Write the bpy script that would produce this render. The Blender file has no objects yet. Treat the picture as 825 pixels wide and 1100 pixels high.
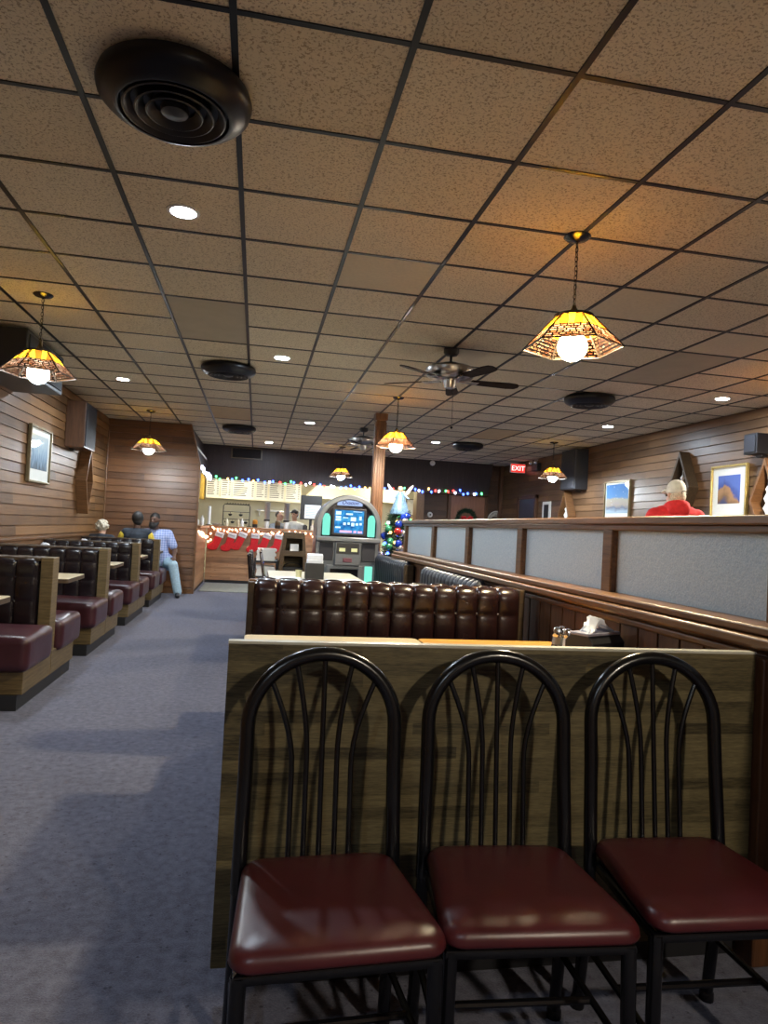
import bpy, bmesh, math, random
from mathutils import Vector, Matrix, noise as mnoise
random.seed(7)
sc = bpy.context.scene
COL = sc.collection
PI = math.pi
sin, cos = math.sin, math.cos
H = 2.972          # ceiling height
XL, XR = -2.6, 5.78
YB = 15.4

# ---------------------------------------------------------------- mesh builder
class MB:
    def __init__(s):
        s.v = []; s.f = []; s.m = []; s.uv = {}
    def add(s, vs, fs, mi=0, uvs=None):
        o = len(s.v)
        s.v += [tuple(v) for v in vs]
        for k, f in enumerate(fs):
            if uvs: s.uv[len(s.f)] = uvs[k]
            s.f.append(tuple(i + o for i in f)); s.m.append(mi)
        return s
    def box(s, x0, x1, y0, y1, z0, z1, mi=0):
        vs = [(x, y, z) for z in (z0, z1) for y in (y0, y1) for x in (x0, x1)]
        return s.add(vs, [(0,2,3,1),(4,5,7,6),(0,1,5,4),(2,6,7,3),(0,4,6,2),(1,3,7,5)], mi)
    def tube(s, pts, r, n=8, closed=False, mi=0):
        pts = [Vector(p) for p in pts]; N = len(pts)
        rs = r if isinstance(r, (list, tuple)) else [r]*N
        vs = []; up = None
        for i, p in enumerate(pts):
            a = pts[i-1] if (i > 0 or closed) else p
            b = pts[(i+1) % N] if (i < N-1 or closed) else p
            t = (b-a).normalized()
            if up is None:
                up = Vector((0,0,1)) if abs(t.z) < .9 else Vector((0,1,0))
            up = (up - t*up.dot(t))
            if up.length < 1e-6: up = t.orthogonal()
            up.normalize(); w = t.cross(up)
            for k in range(n):
                an = 2*PI*k/n
                vs.append(p + (up*cos(an) + w*sin(an))*rs[i])
        fs = []
        for i in range(N if closed else N-1):
            j = (i+1) % N
            for k in range(n):
                l = (k+1) % n
                fs.append((i*n+k, i*n+l, j*n+l, j*n+k))
        if not closed:
            fs.append(tuple(range(n-1, -1, -1))); fs.append(tuple((N-1)*n+k for k in range(n)))
        return s.add(vs, fs, mi)
    def lathe(s, prof, n=24, c=(0,0,0), mi=0, caps=True):
        vs = []
        for r, z in prof:
            for k in range(n):
                a = 2*PI*k/n
                vs.append((c[0]+r*cos(a), c[1]+r*sin(a), c[2]+z))
        fs = []
        for i in range(len(prof)-1):
            for k in range(n):
                l = (k+1) % n
                fs.append((i*n+k, i*n+l, (i+1)*n+l, (i+1)*n+k))
        if caps:
            fs.append(tuple(range(n-1, -1, -1))); fs.append(tuple((len(prof)-1)*n+k for k in range(n)))
        return s.add(vs, fs, mi)
    def ball(s, c, r, n=14, m=8, mi=0):
        rx, ry, rz = r if isinstance(r, (list, tuple)) else (r, r, r)
        vs = [(c[0], c[1], c[2]-rz)]
        for i in range(1, m):
            t = -PI/2 + PI*i/m
            for k in range(n):
                a = 2*PI*k/n
                vs.append((c[0]+rx*cos(t)*cos(a), c[1]+ry*cos(t)*sin(a), c[2]+rz*sin(t)))
        vs.append((c[0], c[1], c[2]+rz))
        fs = [(0, 1+(k+1) % n, 1+k) for k in range(n)]
        for i in range(m-2):
            for k in range(n):
                l = (k+1) % n
                fs.append((1+i*n+k, 1+i*n+l, 1+(i+1)*n+l, 1+(i+1)*n+k))
        T = len(vs)-1; b = 1+(m-2)*n
        fs += [(b+k, b+(k+1) % n, T) for k in range(n)]
        return s.add(vs, fs, mi)
    def cap(s, p0, r0, p1, r1, n=14, mi=0):
        """closed tapered capsule"""
        p0, p1 = Vector(p0), Vector(p1); t = (p1-p0)
        if t.length < 1e-6: return s.ball(p0, r0)
        t.normalize()
        pts, rs = [], []
        for a in (-85, -55, -25): pts.append(p0 + t*r0*sin(math.radians(a))); rs.append(r0*cos(math.radians(a)))
        pts.append(p0); rs.append(r0); pts.append(p1); rs.append(r1)
        for a in (25, 55, 85): pts.append(p1 + t*r1*sin(math.radians(a))); rs.append(r1*cos(math.radians(a)))
        # ensure monotone
        return s.tube(pts, rs, n, mi=mi)
    def prism(s, poly, axis, a, b, mi=0):
        """poly: 2d outline extruded along axis from a to b"""
        def P(u, w, t):
            return {'x': (t, u, w), 'y': (u, t, w), 'z': (u, w, t)}[axis]
        n = len(poly)
        vs = [P(u, w, a) for u, w in poly] + [P(u, w, b) for u, w in poly]
        fs = [tuple(range(n)), tuple(range(2*n-1, n-1, -1))]
        fs += [(i, i+n, (i+1) % n + n, (i+1) % n) for i in range(n)]
        return s.add(vs, fs, mi)
    def ring(s, outer, inner, axis, a, b, mi=0):
        """two outlines with equal point counts: a frame with an opening"""
        def P(u, w, t):
            return {'x': (t, u, w), 'y': (u, t, w), 'z': (u, w, t)}[axis]
        n = len(outer); vs = []
        for t in (a, b):
            vs += [P(u, w, t) for u, w in outer] + [P(u, w, t) for u, w in inner]
        fs = []
        for i in range(n):
            j = (i+1) % n
            fs += [(i, j, n+j, n+i), (2*n+i, 3*n+i, 3*n+j, 2*n+j), (i, 2*n+i, 2*n+j, j), (n+i, n+j, 3*n+j, 3*n+i)]
        return s.add(vs, fs, mi)
    def surf(s, fn, nu, nv, mi=0):
        vs = [fn(i/nu, j/nv) for j in range(nv+1) for i in range(nu+1)]
        w = nu+1
        return s.add(vs, [(j*w+i, j*w+i+1, (j+1)*w+i+1, (j+1)*w+i) for j in range(nv) for i in range(nu)], mi)
    def xf(s, M):
        s.v = [tuple(M @ Vector(v)) for v in s.v]; return s

def obj(name, mb, mat=None, parent=None, loc=(0,0,0), rot=(0,0,0), smooth=40, bevel=0, seg=2, recalc=True):
    me = bpy.data.meshes.new(name)
    me.from_pydata(mb.v, [], mb.f)
    mats = mat if isinstance(mat, (list, tuple)) else [mat]
    for m in mats:
        if m: me.materials.append(m)
    for p, mi in zip(me.polygons, mb.m): p.material_index = mi
    if mb.uv:
        L = me.uv_layers.new(name='UVMap')
        for fi, uvs in mb.uv.items():
            for li, uv in zip(me.polygons[fi].loop_indices, uvs): L.data[li].uv = uv
    if recalc:
        bm = bmesh.new(); bm.from_mesh(me)
        bmesh.ops.recalc_face_normals(bm, faces=bm.faces); bm.to_mesh(me); bm.free()
    if smooth:
        for p in me.polygons: p.use_smooth = True
        me.set_sharp_from_angle(angle=math.radians(smooth))
    o = bpy.data.objects.new(name, me); COL.objects.link(o)
    o.location = loc; o.rotation_euler = rot
    if parent: o.parent = parent
    if bevel:
        b = o.modifiers.new('soft_edges', 'BEVEL'); b.width = bevel; b.segments = seg; b.limit_method = 'ANGLE'
        b.angle_limit = math.radians(50)
    return o

def thing(name, label, cat, loc=(0,0,0), rotz=0, group=None):
    o = bpy.data.objects.new(name, None); COL.objects.link(o)
    o.empty_display_size = .1
    o.location = loc; o.rotation_euler = (0, 0, rotz)
    o['label'] = label; o['category'] = cat
    if group: o['group'] = group
    return o
def tag(o, label, cat, group=None):
    o['label'] = label; o['category'] = cat
    if group: o['group'] = group
    return o
def struct(o):
    o['kind'] = 'structure'; return o
def dup(root, loc, rotz=None, label=None, group=None):
    def cp(o, par):
        c = o.copy(); COL.objects.link(c)
        if par: c.parent = par
        for ch in list(o.children): cp(ch, c)
        return c
    r = cp(root, None); r.location = loc
    if rotz is not None: r.rotation_euler = (0, 0, rotz)
    if label: r['label'] = label
    if group: r['group'] = group
    return r

# ---------------------------------------------------------------- materials
class NT:
    def __init__(s, name):
        s.mat = bpy.data.materials.new(name); s.mat.use_nodes = True
        s.t = s.mat.node_tree; s.t.nodes.clear()
        s.out = s.t.nodes.new('ShaderNodeOutputMaterial')
    def n(s, typ, ins=None, **props):
        nd = s.t.nodes.new('ShaderNode'+typ)
        for k, v in props.items(): setattr(nd, k, v)
        for k, v in (ins or {}).items(): s.set(nd.inputs[k], v)
        return nd
    def set(s, inp, v):
        if isinstance(v, bpy.types.NodeSocket): s.t.links.new(v, inp)
        else:
            if inp.type == 'RGBA' and len(v) == 3: v = (*v, 1)
            inp.default_value = v
    def math(s, op, a, b=0.0, c=0.0):
        nd = s.n('Math', operation=op)
        s.set(nd.inputs[0], a); s.set(nd.inputs[1], b); s.set(nd.inputs[2], c)
        return nd.outputs[0]
    def ramp(s, fac, stops, interp='LINEAR'):
        nd = s.n('ValToRGB'); nd.color_ramp.interpolation = interp
        e = nd.color_ramp.elements
        while len(e) < len(stops): e.new(.5)
        for el, (p, c) in zip(e, stops):
            el.position = p; el.color = (*c, 1) if len(c) == 3 else c
        s.set(nd.inputs[0], fac); return nd.outputs[0]
    def mix(s, fac, a, b, blend='MIX'):
        nd = s.n('Mix', data_type='RGBA', blend_type=blend)
        s.set(nd.inputs[0], fac); s.set(nd.inputs[6], a); s.set(nd.inputs[7], b)
        return nd.outputs[2]
    def coord(s, which='Object', scale=(1,1,1), loc=(0,0,0), rot=(0,0,0)):
        tc = s.n('TexCoord')
        mp = s.n('Mapping', {'Vector': tc.outputs[which], 'Scale': scale, 'Location': loc, 'Rotation': rot})
        return mp.outputs[0]
    def noise(s, vec, scale, detail=3, rough=.5, out=0):
        return s.n('TexNoise', {'Vector': vec, 'Scale': scale, 'Detail': detail, 'Roughness': rough}).outputs[out]
    def bump(s, h, strength=.3, dist=.01):
        return s.n('Bump', {'Height': h, 'Strength': strength, 'Distance': dist}).outputs[0]
    def pbr(s, color=(.5,.5,.5), rough=.5, metal=0., normal=None, spec=.5, coat=0., emit=None, estr=0., trans=0., sheen=0.):
        b = s.n('BsdfPrincipled', {'Base Color': color, 'Roughness': rough, 'Metallic': metal, 'Specular IOR Level': spec,
                                   'Coat Weight': coat, 'Transmission Weight': trans, 'Sheen Weight': sheen})
        if normal is not None: s.set(b.inputs['Normal'], normal)
        if emit is not None:
            s.set(b.inputs['Emission Color'], emit); s.set(b.inputs['Emission Strength'], estr)
        s.t.links.new(b.outputs[0], s.out.inputs[0]); return s.mat

def simple(name, color, rough=.5, metal=0., var=.12, scale=25, spec=.5, coat=0., bump=0.):
    k = NT(name); v = k.coord()
    nz = k.noise(v, scale, 4)
    lo = tuple(c*(1-var) for c in color); hi = tuple(min(1, c*(1+var)) for c in color)
    col = k.ramp(nz, [(.3, lo), (.7, hi)])
    nm = k.bump(nz, bump, .005) if bump else None
    return k.pbr(col, rough, metal, nm, spec, coat)
def glow(name, color, strength):
    k = NT(name)
    e = k.n('Emission', {'Color': color, 'Strength': strength})
    k.t.links.new(e.outputs[0], k.out.inputs[0]); return k.mat
def wood(name, dark, light, grain=(1,14,14), scale=3., rough=.5, spec=.4, coat=0.):
    k = NT(name); v = k.coord('Object', grain)
    a = k.noise(v, scale, 5, .6); b = k.noise(v, scale*6, 3, .5)
    f = k.math('ADD', k.math('MULTIPLY', a, .7), k.math('MULTIPLY', b, .3))
    col = k.ramp(f, [(.32, dark), (.68, light)])
    return k.pbr(col, rough, 0, k.bump(f, .15, .004), spec, coat)

def siding_mat(name, along, pitch, dark, light, rough=.45):
    """horizontal lap boards: every board (and every length of board) has its own tone"""
    k = NT(name)
    tc = k.n('TexCoord'); sp = k.n('SeparateXYZ', {0: tc.outputs['Object']})
    z = sp.outputs[2]; y = sp.outputs[0 if along == 'x' else 1]
    row = k.math('FLOOR', k.math('DIVIDE', z, pitch))
    off = k.n('TexWhiteNoise', noise_dimensions='1D'); k.set(off.inputs['W'], row)
    yy = k.math('FLOOR', k.math('ADD', k.math('DIVIDE', y, 1.9), k.math('MULTIPLY', off.outputs[0], 7.3)))
    cm = k.n('CombineXYZ', {0: row, 1: yy})
    wn = k.n('TexWhiteNoise', noise_dimensions='2D'); k.set(wn.inputs['Vector'], cm.outputs[0])
    g = k.coord('Object', (8, 1, 40) if along == 'y' else (1, 8, 40))
    a = k.noise(g, 1.6, 5, .65); b = k.noise(k.coord('Object'), 3.2, 2)
    f = k.math('ADD', k.math('MULTIPLY', a, .55), k.math('ADD', k.math('MULTIPLY', wn.outputs[0], .3), k.math('MULTIPLY', b, .25)))
    col = k.ramp(f, [(.28, dark), (.8, light)])
    kn = k.n('TexVoronoi', {'Vector': k.coord('Object', (3, 3, 6)), 'Scale': 1.6}).outputs['Distance']
    knot = k.ramp(kn, [(.03, (.25, .2, .16)), (.09, (1, 1, 1))])
    col = k.mix(.8, col, knot, 'MULTIPLY')
    return k.pbr(col, rough, 0, k.bump(a, .18, .004), .45)

def stave_mat(name, dark, light, rough=.45, u='x'):
    """wood laminate printed with narrow horizontal staves"""
    k = NT(name)
    tc = k.n('TexCoord'); sp = k.n('SeparateXYZ', {0: tc.outputs['Object']})
    z = sp.outputs[2]; x = sp.outputs[0 if u == 'x' else 1]
    row = k.math('FLOOR', k.math('DIVIDE', z, .034))
    o1 = k.n('TexWhiteNoise', noise_dimensions='1D'); k.set(o1.inputs['W'], row)
    seg = k.math('FLOOR', k.math('ADD', k.math('DIVIDE', x, .42), k.math('MULTIPLY', o1.outputs[0], 9.1)))
    cm = k.n('CombineXYZ', {0: row, 1: seg})
    wn = k.n('TexWhiteNoise', noise_dimensions='2D'); k.set(wn.inputs['Vector'], cm.outputs[0])
    g = k.coord('Object', (5, 5, 90))
    a = k.noise(g, 1.5, 6, .7); b = k.noise(k.coord('Object', (25, 25, 260)), 1.5, 2)
    f = k.math('ADD', k.math('MULTIPLY', a, .55), k.math('ADD', k.math('MULTIPLY', k.math('POWER', wn.outputs[0], 2.2), -.22), k.math('MULTIPLY', b, .4)))
    col = k.ramp(f, [(.2, dark), (.62, light)])
    return k.pbr(col, rough, 0, None, .4)

M = {}
# ceiling tiles
def tile_mat():
    k = NT('fissured ceiling tile')
    tc = k.n('TexCoord'); o = tc.outputs['Object']
    mp = k.n('Mapping', {'Vector': o, 'Location': (1.389/.61, -2.268/.61, 0), 'Scale': (1/.61, 1/.61, 1)})
    fl = k.n('VectorMath', {0: mp.outputs[0]}, operation='FLOOR')
    wn = k.n('TexWhiteNoise', noise_dimensions='2D'); k.set(wn.inputs['Vector'], fl.outputs[0])
    r = wn.outputs[0]
    off = k.n('VectorMath', {0: o, 1: k.n('VectorMath', {0: wn.outputs[1], 1: (9, 9, 9)}, operation='MULTIPLY').outputs[0]}, operation='ADD')
    n1 = k.n('TexNoise', {'Vector': off.outputs[0], 'Scale': 92., 'Detail': 2.5, 'Roughness': .55, 'Distortion': .6}).outputs[0]
    n2 = k.noise(off.outputs[0], 210, 2)
    spk = k.ramp(k.math('ADD', n1, k.math('MULTIPLY', k.math('SUBTRACT', n2, .5), .25)), [(.37, (0, 0, 0)), (.47, (1, 1, 1))])
    base = k.ramp(r, [(0, (.70, .62, .45)), (1, (.80, .715, .535))])
    col = k.mix(spk, k.mix(1, base, (.56, .52, .48), 'MULTIPLY'), base)
    return k.pbr(col, .9, 0, k.bump(spk, .5, .004), .2)
M['tile'] = tile_mat()
M['tile_plain'] = simple('smooth replacement tile', (.64, .575, .42), .85, var=.06, scale=40)
M['tile_dark'] = simple('grey vinyl access panel', (.42, .37, .27), .8, var=.05, scale=6)
M['tile_tan'] = simple('tan access panel', (.56, .42, .24), .8, var=.06, scale=8)
M['tbar'] = simple('dark bronze ceiling bar', (.004, .004, .0045), .4, 0, spec=.3)

def carpet():
    k = NT('blue grey carpet')
    v = k.coord()
    a = k.noise(v, 160, 3, .7); b = k.noise(v, 26, 3, .6); c = k.noise(v, 1.3, 3)
    f = k.math('ADD', k.math('MULTIPLY', a, .4), k.math('ADD', k.math('MULTIPLY', b, .5), k.math('MULTIPLY', c, .15)))
    col = k.ramp(f, [(.32, (.034, .034, .055)), (.7, (.155, .156, .215))])
    sp = k.n('TexVoronoi', {'Vector': v, 'Scale': 24., 'Randomness': 1.}).outputs['Distance']
    dots = k.ramp(k.math('ADD', sp, k.math('MULTIPLY', k.math('SUBTRACT', a, .5), .25)), [(.08, (.30, .29, .35)), (.16, (1, 1, 1))])
    col = k.mix(.85, col, dots, 'MULTIPLY')
    return k.pbr(col, .95, 0, k.bump(a, .7, .006), .15, sheen=.15)
M['carpet'] = carpet()
M['vinyl_floor'] = simple('worn kitchen floor', (.25, .23, .2), .5, var=.2, scale=6)
PITCH = .114
M['side_l'] = siding_mat('stained lap siding', 'y', PITCH, (.055, .025, .009), (.25, .125, .047), .5)
M['side_r'] = siding_mat('stained lap siding pale', 'y', PITCH, (.05, .025, .012), (.185, .098, .046), .42)
M['side_e'] = siding_mat('stained lap siding red', 'x', PITCH, (.05, .020, .008), (.19, .080, .029), .42)
M['side_c'] = siding_mat('counter front boards', 'x', .135, (.16, .075, .035), (.42, .22, .11), .45)
M['side_d'] = siding_mat('dark wall boards', 'x', PITCH, (.035, .016, .010), (.10, .048, .026), .5)
M['fascia'] = wood('dark fascia paneling', (.011, .006, .008), (.034, .018, .019), (18, 18, 1), 3, .55)
M['trimw'] = wood('brown trim wood', (.075, .034, .014), (.20, .096, .04), (14, 1, 14), 4, .38)
M['railw'] = wood('reddish rail wood', (.085, .036, .012), (.20, .092, .036), (14, 1, 14), 4, .35, .5)
M['wains'] = wood('dark red wainscot boards', (.045, .018, .008), (.13, .055, .024), (16, 16, 1), 3, .45)
M['pillarw'] = wood('fluted pillar wood', (.09, .036, .017), (.29, .14, .066), (14, 14, .7), 4, .35)
M['panelw'] = stave_mat('olive oak laminate', (.026, .020, .009), (.155, .122, .058))
M['boothw'] = wood('booth oak laminate', (.060, .040, .016), (.18, .125, .056), (1, 1, 18), 5, .5)
M['boothw_dark'] = wood('booth dark edge', (.03, .018, .01), (.08, .05, .025), (1, 12, 12), 4, .45)
M['kick'] = simple('black toe kick', (.012, .012, .014), .5)
def vinyl(name, col, rough, bump=.12, scale=90):
    k = NT(name); v = k.coord()
    a = k.noise(v, scale, 3, .6); b = k.noise(v, 7, 3)
    c = k.ramp(b, [(.3, tuple(x*.82 for x in col)), (.7, tuple(x*1.15 for x in col))])
    return k.pbr(c, k.math('ADD', k.math('MULTIPLY', b, .16), rough-.08), 0, k.bump(k.math('ADD', a, k.math('MULTIPLY', b, 3.)), bump, .003), .55)
M['burg'] = vinyl('burgundy seat vinyl', (.065, .009, .011), .36, .08, 160)
M['burg2'] = vinyl('dark burgundy booth vinyl', (.042, .009, .013), .34)
M['brownv'] = vinyl('oxblood tufted vinyl', (.017, .006, .006), .25, .1)
M['blackv'] = vinyl('black brown tufted vinyl', (.009, .0055, .007), .25, .1)
M['bluev'] = vinyl('charcoal ribbed vinyl', (.012, .013, .022), .40, .1)
M['black'] = simple('glossy black metal', (.0035, .0035, .0045), .24, .0, spec=.45, coat=.1)
M['satin'] = simple('satin blue black enamel', (.004, .004, .0065), .36, 0, spec=.35)
M['blackm'] = simple('matte black plastic', (.014, .014, .017), .45)
M['tabletop'] = simple('cream laminate', (.58, .47, .30), .3, var=.05, scale=60, spec=.5)
M['tabletop2'] = simple('pale laminate', (.62, .58, .46), .32, var=.05, scale=60)
M['oaktop'] = wood('honey oak laminate', (.50, .24, .05), (.68, .36, .09), (1.5, 14, 14), 3, .3, .5)
M['steel'] = simple('brushed steel', (.62, .63, .65), .28, 1., var=.08)
M['nickel'] = simple('brushed nickel', (.48, .46, .44), .3, 1.)
M['chrome'] = simple('chrome', (.8, .8, .82), .12, 1., var=.03)
M['white'] = simple('white paper', (.80, .80, .80), .8, var=.04)
M['whitepl'] = simple('white plastic', (.75, .74, .72), .45, var=.04)
M['tissue'] = simple('napkin tissue', (.78, .81, .88), .9, var=.05, bump=.2)
M['glassf'] = None
def frosted():
    k = NT('rippled frosted glass'); v = k.coord()
    a = k.noise(v, 120, 3, .6); b = k.noise(v, 38, 2)
    nm = k.bump(k.math('ADD', a, b), .55, .004)
    col = k.ramp(a, [(.34, (.66, .76, .84)), (.66, (.86, .92, .96))])
    d = k.n('BsdfDiffuse', {'Color': col, 'Normal': nm})
    t = k.n('BsdfTranslucent', {'Color': col, 'Normal': nm})
    m1 = k.n('MixShader', {0: .5, 1: d.outputs[0], 2: t.outputs[0]})
    g = k.n('BsdfGlossy', {'Color': (.9, .95, 1, 1), 'Roughness': .32, 'Normal': nm})
    fr = k.n('Fresnel', {'IOR': 1.5})
    m2 = k.n('MixShader', {0: fr.outputs[0], 1: m1.outputs[0], 2: g.outputs[0]})
    k.t.links.new(m2.outputs[0], k.out.inputs[0]); return k.mat
M['glassf'] = frosted()
M['globe'] = glow('lit opal globe', (1., .88, .70), 760.)
M['globe_warm'] = glow('lit warm opal globe', (1., .85, .54), 860.)
M['globe_cool'] = glow('lit cool opal globe', (.84, .94, 1.), 330.)
M['lens'] = glow('lit downlight lens', (.74, .87, 1.), 640.)
M['gold'] = simple('gold frame', (.50, .36, .12), .35, .7)
M['darkframe'] = simple('dark gilt frame', (.16, .12, .06), .4, .4)
M['mat_board'] = simple('pale mat board', (.74, .76, .72), .6, var=.03, spec=.1, coat=.6)
M['speakerw'] = wood('walnut cabinet', (.06, .026, .013), (.13, .06, .03), (12, 12, 1), 4, .45)
M['grille'] = simple('black speaker cloth', (.018, .018, .024), .8, var=.4, scale=220, bump=.4)
M['skin_dark'] = simple('dark brown skin', (.10, .048, .03), .5)
M['skin_light'] = simple('light skin', (.52, .30, .21), .5)
M['hair_black'] = simple('black hair', (.012, .010, .010), .6, var=.4, scale=120, bump=.6)
M['hair_grey'] = simple('ash blond hair', (.50, .45, .36), .7, var=.35, scale=90, bump=.8)
M['eye'] = simple('eye', (.05, .04, .035), .2)
M['denim'] = simple('pale denim', (.36, .50, .60), .85, var=.15, scale=40)
M['navy'] = simple('navy fleece', (.016, .022, .034), .85)
M['yellow'] = simple('yellow cloth', (.66, .50, .05), .8)
M['redfleece'] = simple('red fleece', (.62, .022, .03), .85, var=.12, scale=30)
M['capwhite'] = simple('off white cotton', (.68, .68, .64), .85)
M['stockred'] = simple('red felt', (.62, .016, .022), .9, var=.18, scale=60)
M['cuff'] = simple('white plush', (.74, .70, .72), .95, bump=.4, scale=120)
def plaid():
    k = NT('blue checked shirt'); v = k.coord()
    sp = k.n('SeparateXYZ', {0: v})
    a = k.math('PINGPONG', sp.outputs[0], .02); b = k.math('PINGPONG', sp.outputs[2], .02)
    f = k.math('MULTIPLY', k.math('ADD', a, b), 25)
    return k.pbr(k.ramp(f, [(.25, (.20, .27, .55)), (.75, (.44, .50, .74))]), .85)
M['plaid'] = plaid()
def mosaic():
    k = NT('amber stained glass')
    uv = k.n('TexCoord').outputs['UV']; sp = k.n('SeparateXYZ', {0: uv})
    u, v = sp.outputs[0], sp.outputs[1]
    br = k.n('TexBrick', {'Vector': uv, 'Color1': (.060, .042, .030, 1), 'Color2': (.022, .007, .002, 1), 'Mortar': (.0006, .0004, .0003, 1), 'Scale': 1.,
                          'Mortar Size': .02, 'Brick Width': .155, 'Row Height': .085, 'Bias': -.1}, offset=.43, squash=1.4, squash_frequency=3)
    cell = k.n('CombineXYZ', {0: k.math('FLOOR', k.math('DIVIDE', u, .155)), 1: k.math('FLOOR', k.math('DIVIDE', v, .085))})
    wn = k.n('TexWhiteNoise', noise_dimensions='2D'); k.set(wn.inputs['Vector'], cell.outputs[0])
    tint = k.ramp(wn.outputs[0], [(0, (1, .55, .30)), (.3, (.8, .26, .08)), (.55, (1, .80, .62)), (.8, (1, .55, .06))], 'CONSTANT')
    low = k.mix(.6, br.outputs[0], tint, 'MULTIPLY')
    st = k.math('FLOOR', k.math('MULTIPLY', u, 6.))
    odd = k.math('MODULO', st, 2.)
    strip = k.mix(odd, (.05, .013, .001, 1), (.19, .098, .003, 1))
    fr = k.math('FRACT', k.math('MULTIPLY', u, 6.))
    lead = k.math('LESS_THAN', fr, .09)
    strip = k.mix(lead, strip, (.001, .0008, .0005, 1))
    top = k.math('GREATER_THAN', v, .52)
    col = k.mix(top, low, strip)
    d = k.n('BsdfDiffuse', {'Color': col}); t = k.n('BsdfTranslucent', {'Color': col})
    m = k.n('MixShader', {0: .62, 1: d.outputs[0], 2: t.outputs[0]})
    g = k.n('BsdfGlossy', {'Roughness': .12}); f2 = k.n('Fresnel', {'IOR': 1.5})
    m2 = k.n('MixShader', {0: k.math('MULTIPLY', f2.outputs[0], .12), 1: m.outputs[0], 2: g.outputs[0]})
    k.t.links.new(m2.outputs[0], k.out.inputs[0]); return k.mat
M['mosaic'] = mosaic()
def amber():
    k = NT('added amber uplight plate')  # for the added lamp-top plate that warms the ceiling
    c = (.99, .52, .03, 1)
    t = k.n('BsdfTranslucent', {'Color': c}); d = k.n('BsdfDiffuse', {'Color': c})
    m = k.n('MixShader', {0: .92, 1: d.outputs[0], 2: t.outputs[0]})
    k.t.links.new(m.outputs[0], k.out.inputs[0]); return k.mat
M['amber'] = amber()
M['lead'] = simple('dark lead came', (.02, .014, .01), .4, .6)

def lettering(name, body, size, mat, parent, loc, shear=0, offset=0, extrude=.001):
    fc = bpy.data.curves.new(name, 'FONT'); fc.body = body; fc.size = size; fc.shear = shear; fc.align_x = 'CENTER'; fc.extrude = extrude; fc.offset = offset
    tmp = bpy.data.objects.new('tmp_text', fc); COL.objects.link(tmp)
    dg = bpy.context.evaluated_depsgraph_get(); dg.update()
    me = bpy.data.meshes.new_from_object(tmp.evaluated_get(dg)); me.name = name
    bpy.data.objects.remove(tmp); bpy.data.curves.remove(fc)
    me.materials.clear(); me.materials.append(mat)
    o = bpy.data.objects.new(name, me); COL.objects.link(o); o.parent = parent; o.location = loc; o.rotation_euler = (PI/2, 0, 0)
    return o

# ================================================================= SETTING
def lap_wall(name, mat, axis, pos, a, b, z0, z1, sgn, pitch=PITCH, endcut=None):
    """boards lapping like clapboard; axis 'y': wall plane x=pos facing sgn*x"""
    mb = MB(); z = z0
    while z < z1 - 1e-4:
        t = min(z+pitch, z1)
        lo, hi = .024, .014
        def P(u, d, zz): return (pos+sgn*d, u, zz) if axis == 'y' else (u, pos+sgn*d, zz)
        bb = b
        mb.box(*((sorted((pos, pos+sgn*.004)) + [a, b]) if axis == 'y' else ([a, b] + sorted((pos, pos+sgn*.004)))), t-.012, t)
        z0_ = z; t_full = t; t = t-.011
        vs = [P(a, lo, z), P(bb, lo, z), P(bb, hi, t), P(a, hi, t), P(a, -.03, z), P(bb, -.03, z), P(bb, -.03, t), P(a, -.03, t)]
        mb.add(vs, [(0,1,2,3), (0,4,5,1), (3,2,6,7), (0,3,7,4), (1,5,6,2), (4,7,6,5)])
        z = t_full
    return struct(obj(name, mb, mat, smooth=0))

struct(obj('floor', MB().box(XL-.1, XR+.1, -3, 15.75, -.05, 0), M['carpet'], smooth=0))
struct(obj('floor_kitchen', MB().box(XL-.1, 4.3, 15.75, 18.1, -.05, 0), M['vinyl_floor'], smooth=0))
# ceiling: one quad per tile so the odd replacement panels can differ
mb = MB(); X0, Y0, T = -1.389, 2.268, .61
special = {(1,5):2,(1,6):2,(8,5):2,(8,6):2,(8,13):3,(8,14):3,(1,13):3,(1,14):3,(3,3):1,(6,3):1,(8,4):1,(4,9):1,(5,6):1,(2,11):1,(6,8):1}
for i in range(-2, 12):
    for j in range(-9, 23):
        xa, xb = max(XL-.1, X0+i*T), min(XR+.1, X0+(i+1)*T); ya, yb = Y0+j*T, min(15.75, Y0+(j+1)*T)
        if xb <= xa or yb <= ya: continue
        mb.add([(xa,ya,H),(xb,ya,H),(xb,yb,H),(xa,yb,H)], [(0,3,2,1)], special.get((i,j), 0))
struct(obj('ceiling', mb, [M['tile'], M['tile_plain'], M['tile_dark'], M['tile_tan']], smooth=0, recalc=False))
mb = MB()
for i in range(-1, 12):
    x = X0+i*T; mb.box(x-.0125, x+.0125, -3, 15.5, H-.006, H+.02)
for j in range(-8, 22):
    y = Y0+j*T
    xs = [X0+i*T for i in range(-1, 12)]; xs = [XL]+xs+[XR]
    for a, b in zip(xs[:-1], xs[1:]):
        i = round((a-X0)/T)
        if (i, j) in ((1,6),(8,6),(8,14),(1,14)): continue
        mb.box(a, b, y-.0115, y+.0115, H-.0045, H+.02)
struct(obj('trim_1', mb, M['tbar'], smooth=0))

lap_wall('wall_left', M['side_l'], 'y', XL, -3, 12.45, 0, H, 1)
lap_wall('wall_right', M['side_r'], 'y', XR, -3, 15.6, 0, H, -1)
struct(obj('wall_front', MB().box(XL-.1, XR+.1, -3.1, -3, 0, H), M['side_d'], smooth=0))
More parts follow.
